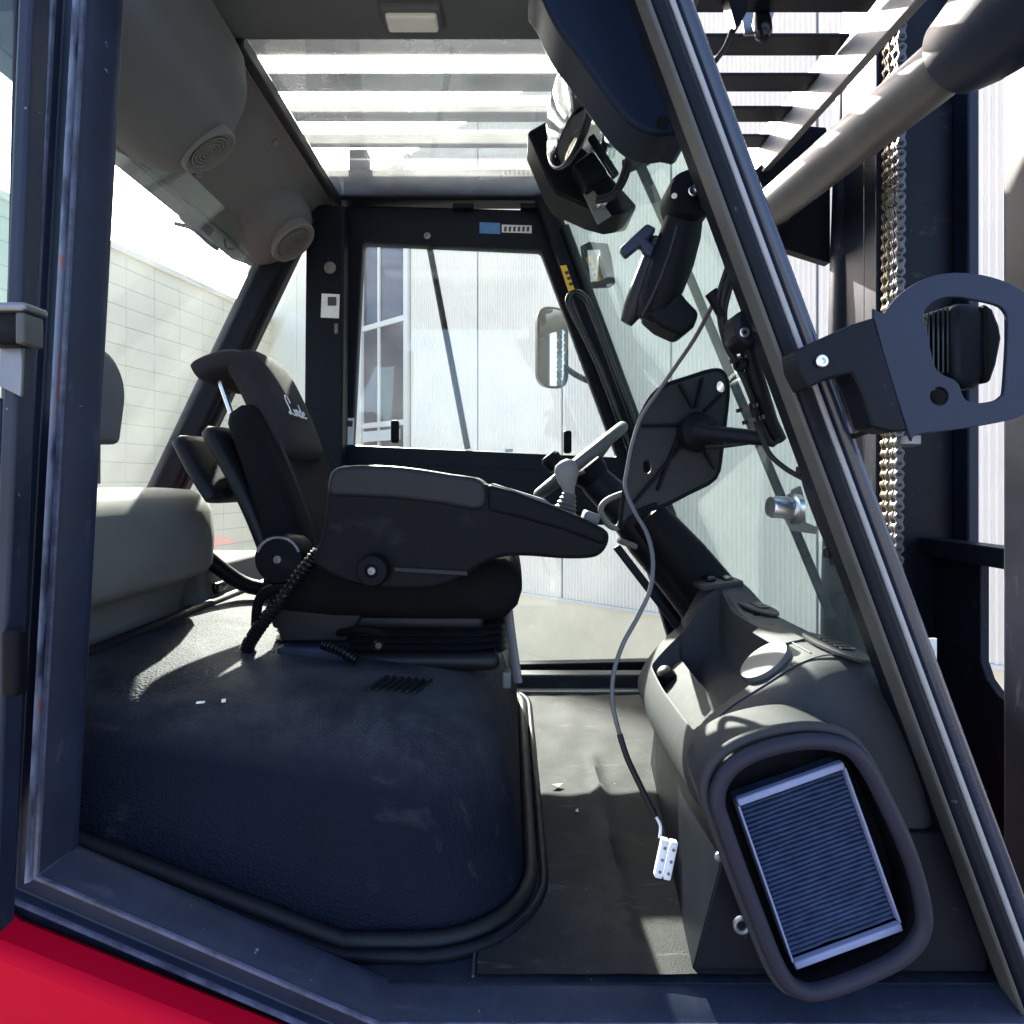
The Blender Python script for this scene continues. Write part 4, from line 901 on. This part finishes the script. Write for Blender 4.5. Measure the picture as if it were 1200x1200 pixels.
# ================================================================== tablet arm on the near pillar
ta = thing('tablet_arm', 'stout black clamp arm with tee handle hanging from the front pillar', 'arm', P(812,240,0.93))
cl = obj('clamp', prism([Q(x, y, 0.88) for x, y in [(820,200),(836,198),(852,234),(836,240),(826,243)]], 0.85, 0.93), 'cab_black', ta, bevel=0.004)
bolt('clamp_bolt', P(812,225,0.888), (0,-1,0), 0.0075, 'bright_steel', cl)
obj('knuckle', lathe([(-0.03,0.033),(-0.022,0.036),(0.022,0.036),(0.03,0.033)], P(806,236,0.925), (0,1,0), 32), 'black_plastic', ta)
bolt('knuckle_pin', P(790,230,0.893), (0,-1,0), 0.004, 'white_label', ta)
ap = [P(804,245,0.93), P(797,275,0.94), P(788,305,0.945), P(777,335,0.95), P(766,360,0.955), P(757,376,0.96)]
obj('forearm', tube(ap, [0.026,0.031,0.033,0.032,0.029,0.019], 16), 'black_plastic', ta, smooth=60)
obj('cover_seam', tube([p+Vector((-0.012,-0.030,0)) for p in ap[1:]], 0.0025, 8), 'seat_shell', ta, smooth=60)
obj('side_shell', tube([p+Vector((-0.028,0.015,0.0)) for p in ap[1:]], [0.014,0.018,0.019,0.017,0.010], 12), 'seat_shell', ta, smooth=60)
obj('end_joint', prism([Q(x, y, 0.96) for x, y in [(752,372),(790,345),(800,358),(814,372),(808,388),(794,399),(770,388)]], 0.93, 0.99), 'black_plastic', ta, bevel=0.008, seg=3)
obj('tee_handle', prism([Q(x, y, 0.95) for x, y in [(725,293),(757,264),(768,270),(764,278),(758,283),(768,291),(762,305),(755,300),(750,290),(733,304)]], 0.94, 0.958), 'bracket_blue', ta, bevel=0.004)
obj('handle_stem', rod(P(760,292,0.95), P(785,302,0.95), 0.008, 10), 'black_plastic', ta)

# ================================================================== screen mount with ribbed plate
sm = thing('screen_mount', 'black ribbed mounting plate on a bent tube arm at the windscreen', 'mount', P(790,610,1.1))
def PD(x, y): return 1.10+(x-790)*-0.0011
lp = [(805,443),(835,434),(847,437),(853,454),(850,490),(845,530),(838,560),(808,577),(778,592),(738,606),(727,619),(731,577),(736,545),(742,517),(753,483),(772,456)]
lpv = smooth_loop([Vector((a, b_, 0)) for a, b_ in lp], 3)
def disc_px(cx, cy_, rx, ry, k=14): return [(cx+rx*math.cos(2*math.pi*i/k), cy_+ry*math.sin(2*math.pi*i/k)) for i in range(k)]
pl = plate('plate', [[Q(p.x, p.y, 1.1) for p in lpv], [Q(x, y, 1.1) for x, y in disc_px(844,453,4.5,6.5)], [Q(x, y, 1.1) for x, y in disc_px(758,547,5,8)]], 1.097, 1.103, 'seat_shell', sm, bevel=0.0012)
obj('rolled_edge', tube([P(p.x, p.y, 1.099) for p in lpv], 0.004, 8, closed=True), 'black_plastic', pl, smooth=60)
for a, b_ in (((812,478),(796,450)), ((815,478),(823,443)), ((825,482),(850,458)), ((800,498),(752,499)), ((800,520),(742,590)), ((826,530),(838,550)), ((795,510),(770,575)), ((770,590),(742,601))):
    obj('rib', beam(P(*a,1.092), P(*b_,1.094), 0.005, 0.014), 'black_plastic', pl, bevel=0.002)
obj('socket', lathe([(0.0,0.030),(0.02,0.036),(0.034,0.030),(0.05,0.022)], P(808,508,1.10), (0.5,-0.9,0.05), 22), 'black_plastic', sm)
obj('ball_rod', tube([P(822,506,1.06), P(832,508,1.04), P(870,511,1.01), P(908,515,0.98)], [0.020,0.0135,0.0125,0.0125], 14), 'cab_black', sm, smooth=60)
obj('tube_arm', tube([P(872,392,0.93), P(885,440,0.945), P(902,495,0.965), P(912,516,0.975)], 0.0125, 14), 'cab_black', sm, smooth=60)
obj('clamp', lathe([(-0.02,0.022),(0.02,0.022)], P(872,393,0.92), (0.25,0.15,-1), 18), 'black_plastic', sm)
c2 = obj('clamp_block', prism([Q(x, y, 0.88) for x, y in [(856,372),(874,362),(893,398),(872,412),(858,400)]], 0.86, 0.915), 'cab_black', sm, bevel=0.006)
bolt('clamp_bolt', P(872,390,0.862), (0,-1,0), 0.007, 'bright_steel', c2)
bolt('tie_nut', P(868,428,0.93), (-0.7,-0.6,0), 0.010, 'black_plastic', sm)
for k, (r, sh) in enumerate(((0.0045,0),(0.0035,6),(0.003,-6))):
    pts = [P(858+sh,312,0.90), P(848+sh,345,0.91), P(846+sh*0.6,372,0.92), P(853+sh*0.5,405,0.93), P(870+sh*0.3,440,0.94), P(882,470,0.95), P(893,500,0.96), P(905,520,0.965), P(914,510,0.965)]
    obj('cable', tube(smooth_loop(pts, 6, False), r, 8), 'rubber', sm, smooth=60)
obj('cable', tube(smooth_loop([P(880,472,0.95), P(890,505,0.95), P(902,532,0.94), P(922,550,0.93), P(944,562,0.91)], 6, False), 0.004, 8), 'rubber', sm, smooth=60)
obj('cable_boot', tube([P(833,342,0.92), P(840,352,0.92), P(846,372,0.92)], [0.010,0.011,0.006], 12), 'black_plastic', sm, smooth=60)
for (x, y) in ((868,420),(883,492),(876,478)): obj('cable_tie', lathe([(-0.003,0.017),(0.003,0.017)], P(x,y,0.945), (0.3,0,-1), 16), 'gloss_black', sm)
obj('side_cable', tube(smooth_loop([P(828,523,1.06), P(850,522,1.03), P(880,518,1.0), P(900,517,0.98)], 5, False), 0.0045, 8), 'rubber', sm, smooth=60)

# ================================================================== hanging grey cable with connector
hcb = thing('hanging_cable', 'thin loose cable hanging down to a white connector block', 'cable', P(780,1030,0.9))
pts = [P(838,352,0.95), P(815,395,1.0), P(790,432,1.05), P(772,458,1.075), P(752,488,1.085), P(741,520,1.085), P(735,550,1.08), P(733,572,1.07), P(744,600,1.05), P(758,625,1.03), P(765,655,1.01), P(762,690,0.99), P(748,722,0.98), P(730,755,0.97), P(719,790,0.96), P(718,825,0.95), P(726,860,0.94)]
obj('cable', tube(smooth_loop(pts, 6, False), 0.0036, 8), 'cable_grey', hcb, smooth=60)
pts = [P(726,860,0.94), P(735,888,0.93), P(750,920,0.92), P(762,945,0.91), P(768,956,0.908)]
obj('sheath', tube(smooth_loop(pts, 6, False), 0.0046, 8), 'rubber', hcb, smooth=60)
obj('bare_wire', tube(smooth_loop([P(768,956,0.908), P(774,968,0.905), P(773,982,0.90)], 5, False), 0.0022, 8), 'white_plastic', hcb, smooth=60)
rot = Matrix.Rotation(rad(12),3,'Y')
for sx in (-0.0062, 0.0062):
    cn = obj('connector', rbox(P(780,1006,0.90)+Vector((sx,0,-sx*0.21)), (0.0108,0.012,0.055), 0.002, rot), 'white_plastic', hcb)
    for dz in (-0.017, 0.0, 0.017): obj('terminal', lathe([(0,0.0022),(-0.001,0.0022),(-0.001,0.001)], P(780,1006,0.90)+Vector((sx+dz*0.21, -0.0062, dz-sx*0.21)), (0,1,0), 10), 'dull_steel', cn)

# ================================================================== windscreen latch
wl = thing('windscreen_latch', 'small chrome latch on a bracket at the windscreen edge', 'latch', P(935,625,0.93))
obj('barrel', lathe([(0,0.0165),(0.036,0.0165),(0.040,0.015)], P(932,596,0.93), (-1,-0.12,0.08), 22), 'bright_steel', wl)
obj('collar', lathe([(-0.004,0.024),(0.004,0.024),(0.006,0.020)], P(930,596,0.93), (-1,-0.12,0.08), 24), 'bright_steel', wl)
obj('bracket', prism([Q(x, y, 0.93) for x, y in [(928,574),(938,569),(942,583),(944,612),(958,618),(956,626),(927,622),(922,612)]], 0.928, 0.934), 'dash_light', wl, bevel=0.001)
obj('cable', tube(smooth_loop([P(940,545,0.90), P(945,570,0.895), P(958,606,0.885), P(972,640,0.88), P(978,657,0.875)], 6, False), 0.0045, 8), 'rubber', wl, smooth=60)
for (x, y) in ((938,552), (970,648), (977,656)): obj('clip', rbox(P(x,y,0.88), (0.010,0.012,0.014), 0.003), 'rubber', wl)

# ================================================================== work lamp bracket outside the near pillar
wk = thing('work_lamp', 'work lamp behind a dark blue loop bracket bolted to the near pillar', 'lamp', P(1050,500,0.76))
def Z(x, y): return (920+x*280/1200, 300+y*280/1200)
out_ = [(440,312),(490,290),(560,205),(660,135),(760,98),(860,87),(980,97),(1100,132),(1200,190),(1275,270),(1300,380),(1290,640),(1250,750),(1160,812),(1000,850),(800,880),(680,893),(640,905),(610,880)]
hol = [(690,300),(712,255),(760,222),(830,208),(920,218),(1050,247),(1092,275),(1108,320),(1106,450),(1092,670),(1078,705),(1040,728),(950,740),(900,722),(880,690),(868,652),(840,622),(790,600),(757,575),(737,530),(715,430)]
d_ = 0.74
plate('loop_plate', [[Q(*Z(p.x, p.y), d_) for p in smooth_loop([Vector((a, b_, 0)) for a, b_ in lp_], 3)] for lp_ in (out_, hol)] + [[Q(*Z(*p), d_) for p in disc_px(767,706,46,46,18)]], d_-0.003, d_+0.003, 'bracket_blue', wk, bevel=0.0014)
fl = [(440,312),(330,345),(120,440),(45,480),(60,570),(110,670),(200,620),(330,590),(380,690),(430,860),(520,885),(610,880)]
obj('flange', prism([Q(*Z(*p), d_) for p in fl], [d_-0.003]*1+[d_-0.003+0.0]*11, [d_+0.003+0.035]*12), 'cab_black', wk, bevel=0.003)
bolt('flange_bolt', P(*Z(180,530), d_-0.004), (0,-1,0), 0.0075, 'bright_steel', wk)
lb = [(800,262),(850,246),(930,248),(985,290),(1015,370),(1025,430),(1000,560),(975,640),(930,668),(870,672),(800,625)]
lm = obj('lamp_body', prism([Q(*Z(*p), 0.80) for p in lb], 0.785, 0.885), 'cab_black', wk, bevel=0.010, seg=3)
obj('lamp_bezel', prism([Q(*Z(*p), 0.80) for p in [(945,258),(985,288),(1018,370),(1028,430),(1003,560),(975,640),(950,655)]], 0.780, 0.89), 'black_plastic', lm, bevel=0.006)
for k in range(5):
    x0 = 690+24*k
    obj('cooling_fin', prism([Q(*Z(*p), 0.80) for p in [(x0,300-8*k),(x0+12,292-8*k),(x0+12,600),(x0,560+8*k)]], 0.790, 0.875), 'gloss_black', lm, bevel=0.001)
obj('lamp_post', rod(P(*Z(765,706),0.742), P(*Z(800,640),0.86), 0.009, 12), 'black_plastic', wk)
obj('bottom_nut', lathe([(0,0.013),(-0.010,0.013),(-0.013,0.006)], P(*Z(620,905),0.765), (0,0,1), 16), 'dull_steel', wk)
obj('lamp_cable', tube(smooth_loop([P(*Z(440,872),0.775), P(*Z(380,890),0.80), P(*Z(320,920),0.83), P(*Z(300,960),0.85)], 5, False), 0.004, 8), 'rubber', wk, smooth=60)
tb = plate('tab_plate', [L([(1079,748),(1097,748),(1097,800),(1079,800)], 0.90), L(disc_px(1088,765,6,7), 0.90)], 0.898, 0.902, 'white_label', cab, bevel=0.0008)

# ---- windscreen wiper, parked along the glass outside
ww = thing('windscreen_wiper', 'long thin dark wiper arm outside the windscreen', 'wiper', (0.255,1.277,1.32))
wa, wb_, wd_ = Vector((0.262,1.277,1.32)), Vector((0.342,1.25,1.116)), Vector((0.600,1.165,0.41))
obj('arm', beam(wa, wb_, 0.020, 0.012), 'cab_black', ww, bevel=0.003)
obj('blade', beam(wb_.lerp(wd_, 0.02), wd_, 0.017, 0.010), 'cab_black', ww, bevel=0.003)
obj('pivot', lathe([(-0.03,0.014),(0.02,0.014)], wa, (0.93,0,0.36), 14), 'black_plastic', ww)

# ================================================================== lift mast
mast = thing('lift_mast', 'dark steel lift mast with chains and striped cross tube ahead of the cab', 'mast', (1.1, 1.6, GZ))
def seg(px0, px1, d): return Q(px0,0,d)[0], Q(px1,0,d)[0]
x0, x1 = seg(1014, 1119, 1.80)
obj('upright', bx(x0, x1, 1.80, 1.93, GZ, 2.6), 'mast_paint', mast, bevel=0.008)
obj('flange', bx(x1-0.002, x1+0.030, 1.745, 1.87, GZ, 2.6), 'bracket_blue', mast, bevel=0.005)
obj('channel', bx(x0-0.005, x0+0.035, 1.735, 1.799, GZ, 2.6), 'mast_paint', mast, bevel=0.005)
x2, x3 = seg(1187, 1330, 1.30)
obj('upright', bx(x2, x3, 1.20, 1.33, GZ, 2.6), 'mast_paint', mast, bevel=0.010)
obj('cylinder', tube([P(1003,95,1.95), P(996,300,1.95), P(985,700,1.95), P(980,1250,1.95)], 0.056, 24), 'mast_paint', mast, smooth=60)
cy_ = obj('cylinder_head', lathe([(-0.05,0.066),(0.07,0.066),(0.082,0.058)], P(1003,88,1.95), (0.03,0,1), 24), 'gloss_black', mast)
obj('bright_gap_strip', tube([P(1011,-20,1.88), P(1010,300,1.88), P(1008,900,1.88)], 0.007, 8), 'pale_or_sunlit', mast, smooth=60)  # pale strip standing in for the bright gap beside the upright
obj('bracket', prism(L([(880,205),(940,153),(963,155),(968,176),(968,312),(905,292),(890,250)], 2.05), 2.02, 2.06), 'cab_black', mast, bevel=0.004)
ta_, tb_ = P(913,236,1.96), P(1125,62,1.31)
td = (tb_-ta_).normalized()
obj('cross_tube', tube([ta_-td*0.03, ta_.lerp(tb_, 0.3), ta_.lerp(tb_, 0.7), tb_], 0.063, 32), 'steel_tube', mast, smooth=60)
for k in range(3): obj('boot_ring', lathe([(-0.008,0.064),(0,0.072),(0.008,0.064)], ta_+td*(-0.035-0.018*k), td, 28), 'rubber', mast)
obj('tube_socket', lathe([(-0.005,0.066),(-0.005,0.085),(0.05,0.098),(0.16,0.11),(0.30,0.11)], tb_, td, 32), 'bracket_blue', mast, smooth=40)
obj('cross_plate', bx(1.10, 1.30, 1.05, 1.20, 1.60, 1.95), 'bracket_blue', mast, bevel=0.02)
obj('crossbar', bx(1.18, 1.25, 1.331, 1.80, 0.455, 0.505), 'mast_paint', mast, bevel=0.004)
bm = B(); pr = [(1.80,0.45),(1.62,0.45),(1.62,0.20),(1.60,0.16),(1.56,0.13),(1.331,0.08),(1.331,-1.0),(1.80,-1.0)]
add_faces(bm, [(1.22,y,z) for y, z in pr]+[(1.245,y,z) for y, z in pr], [tuple(range(8)), tuple(range(15,7,-1))]+[(i, 8+i, 8+(i+1)%8, (i+1)%8) for i in range(8)])
obj('base_panel', bm, 'mast_paint', mast, bevel=0.003)
# leaf chains
def link_mesh(pitch, r, th, y_pairs):
    bm = B(); k = 10
    for yo in y_pairs:
        lp = []
        for i in range(k+1): a = math.pi*i/k; lp.append((r*math.cos(a), pitch/2+r*math.sin(a)))
        lp.append((-r*0.62, 0))
        for i in range(k+1): a = math.pi+math.pi*i/k; lp.append((r*math.cos(a), -pitch/2+r*math.sin(a)))
        lp.append((r*0.62, 0))
        prism(lp, yo-th/2, yo+th/2, bm)
    nf = len(bm.faces)
    for s_ in (-1, 1):
        lathe([(-abs(y_pairs[0])-0.006, r*0.38), (abs(y_pairs[0])+0.006, r*0.38)], (0, 0, s_*pitch/2), (0,1,0), 8, bm)
    bm.faces.ensure_lookup_table()
    for f_ in bm.faces[nf:]: f_.material_index = 1
    bmesh.ops.recalc_face_normals(bm, faces=bm.faces)
    me = bpy.data.meshes.new('link'); bm.to_mesh(me); bm.free(); me.shade_smooth(); me.set_sharp_from_angle(angle=rad(35)); return me
def chain(name, px, d, material, y0, y1, dirx=0.0):
    pitch = 0.028
    me1 = link_mesh(pitch, 0.0125, 0.005, (-0.012, 0.012)); me2 = link_mesh(pitch, 0.0120, 0.005, (-0.005, 0.005))
    for m_ in (me1, me2): m_.materials.append(MATS[material]); m_.materials.append(MATS['ink'])
    top_, bot = P(px, y0, d), P(px-4, y1, d); n_ = int((top_-bot).length/pitch)
    ch_ = obj(name, rod(top_, bot, 0.003, 6), material, mast)
    off = Vector((0,0,0)); q = ch_
    while q: off += q.location; q = q.parent
    for i in range(n_):
        o = bpy.data.objects.new('link', me1 if i % 2 == 0 else me2); COL.objects.link(o); o.parent = ch_; o.location = top_.lerp(bot, (i+0.5)/n_)-off
chain('chain', 1054, 1.66, 'chain_steel', -40, 680)
chain('chain', 1043, 1.71, 'chain_brass', -40, 690)
# small lamp cluster under the guard front
rw = thing('roof_lamp', 'black lamp and bracket hanging below the guard front at top', 'lamp', P(895,40,1.45))
obj('bracket', prism(L([(868,12),(908,10),(900,40),(872,42)], 1.5), 1.497, 1.503), 'dull_steel', rw, bevel=0.001)
obj('lamp', lathe([(-0.03,0.018),(0,0.022),(0.03,0.020),(0.045,0.010)], P(893,28,1.46), (0,-0.3,-1), 18), 'gloss_black', rw)
obj('hood', prism(L([(845,-20),(880,-20),(872,20),(860,40),(852,12)], 1.40), 1.38, 1.42), 'black_plastic', rw, bevel=0.004)
obj('cable', tube(smooth_loop([P(858,36,1.4), P(850,55,1.4), P(838,72,1.38)], 5, False), 0.006, 8), 'rubber', rw, smooth=60)
# rear window wiper
rwp = thing('rear_wiper', 'black rear window wiper motor with bent arm below the roof lining', 'wiper', P(240,265,1.75))
obj('motor', rbox(P(232,258,1.72), (0.075,0.07,0.055), 0.014, Matrix.Rotation(rad(30),3,'Y')), 'cab_black', rwp)
obj('arm', tube(smooth_loop([P(205,262,1.7), P(225,268,1.7), P(245,285,1.7), P(255,292,1.72)], 5, False), 0.006, 8), 'cab_black', rwp, smooth=60)
obj('loop', tube(smooth_loop([P(275,292,1.8), P(265,290,1.8), P(264,278,1.8), P(272,270,1.8)], 5, False), 0.004, 8), 'rubber', rwp, smooth=60)
# litter
for (px, py, d, a, lab) in ((653,921,None,0.4,'torn white paper scrap on the middle of the rubber mat'), (676,951,None,1.2,'tiny white paper scrap on the mat nearer the door')):
    z = 0.008; dd = (EZ-z)*F/(py-CY); p = P(px, py, dd); r = 0.012 if py < 930 else 0.006
    bm = B(); vs = [p+Vector((math.cos(a+t)*r*q, math.sin(a+t)*r*q, h)) for t, q, h in ((0,1.2,0.002),(1.4,0.5,0.0),(3.0,1.1,0.004),(4.6,0.6,0.0))]
    vs += [v+Vector((0,0,0.0012)) for v in vs]
    add_faces(bm, vs, [(3,2,1,0),(4,5,6,7),(0,1,5,4),(1,2,6,5),(2,3,7,6),(3,0,4,7)])
    tag(obj('paper_scrap', bm, 'paper', smooth=None), lab, 'paper')
for (px, py, a, lab) in ((235,823,0.3,'left of two tiny white crumbs on the engine cover'), (262,821,2.0,'right of two tiny white crumbs on the engine cover')):
    z = 0.345; dd = (EZ-z)*F/(py-CY)
    for _ in range(6): z = top_z(P(px, py, dd).x)+0.0005; dd = (EZ-z)*F/(py-CY)
    p = P(px, py, dd); bm = rbox(p, (0.012,0.006,0.002), 0.0008, Matrix.Rotation(a,3,'Z'))
    tag(obj('crumb', bm, 'paper', smooth=None), lab, 'litter', 'crumbs on the engine cover')
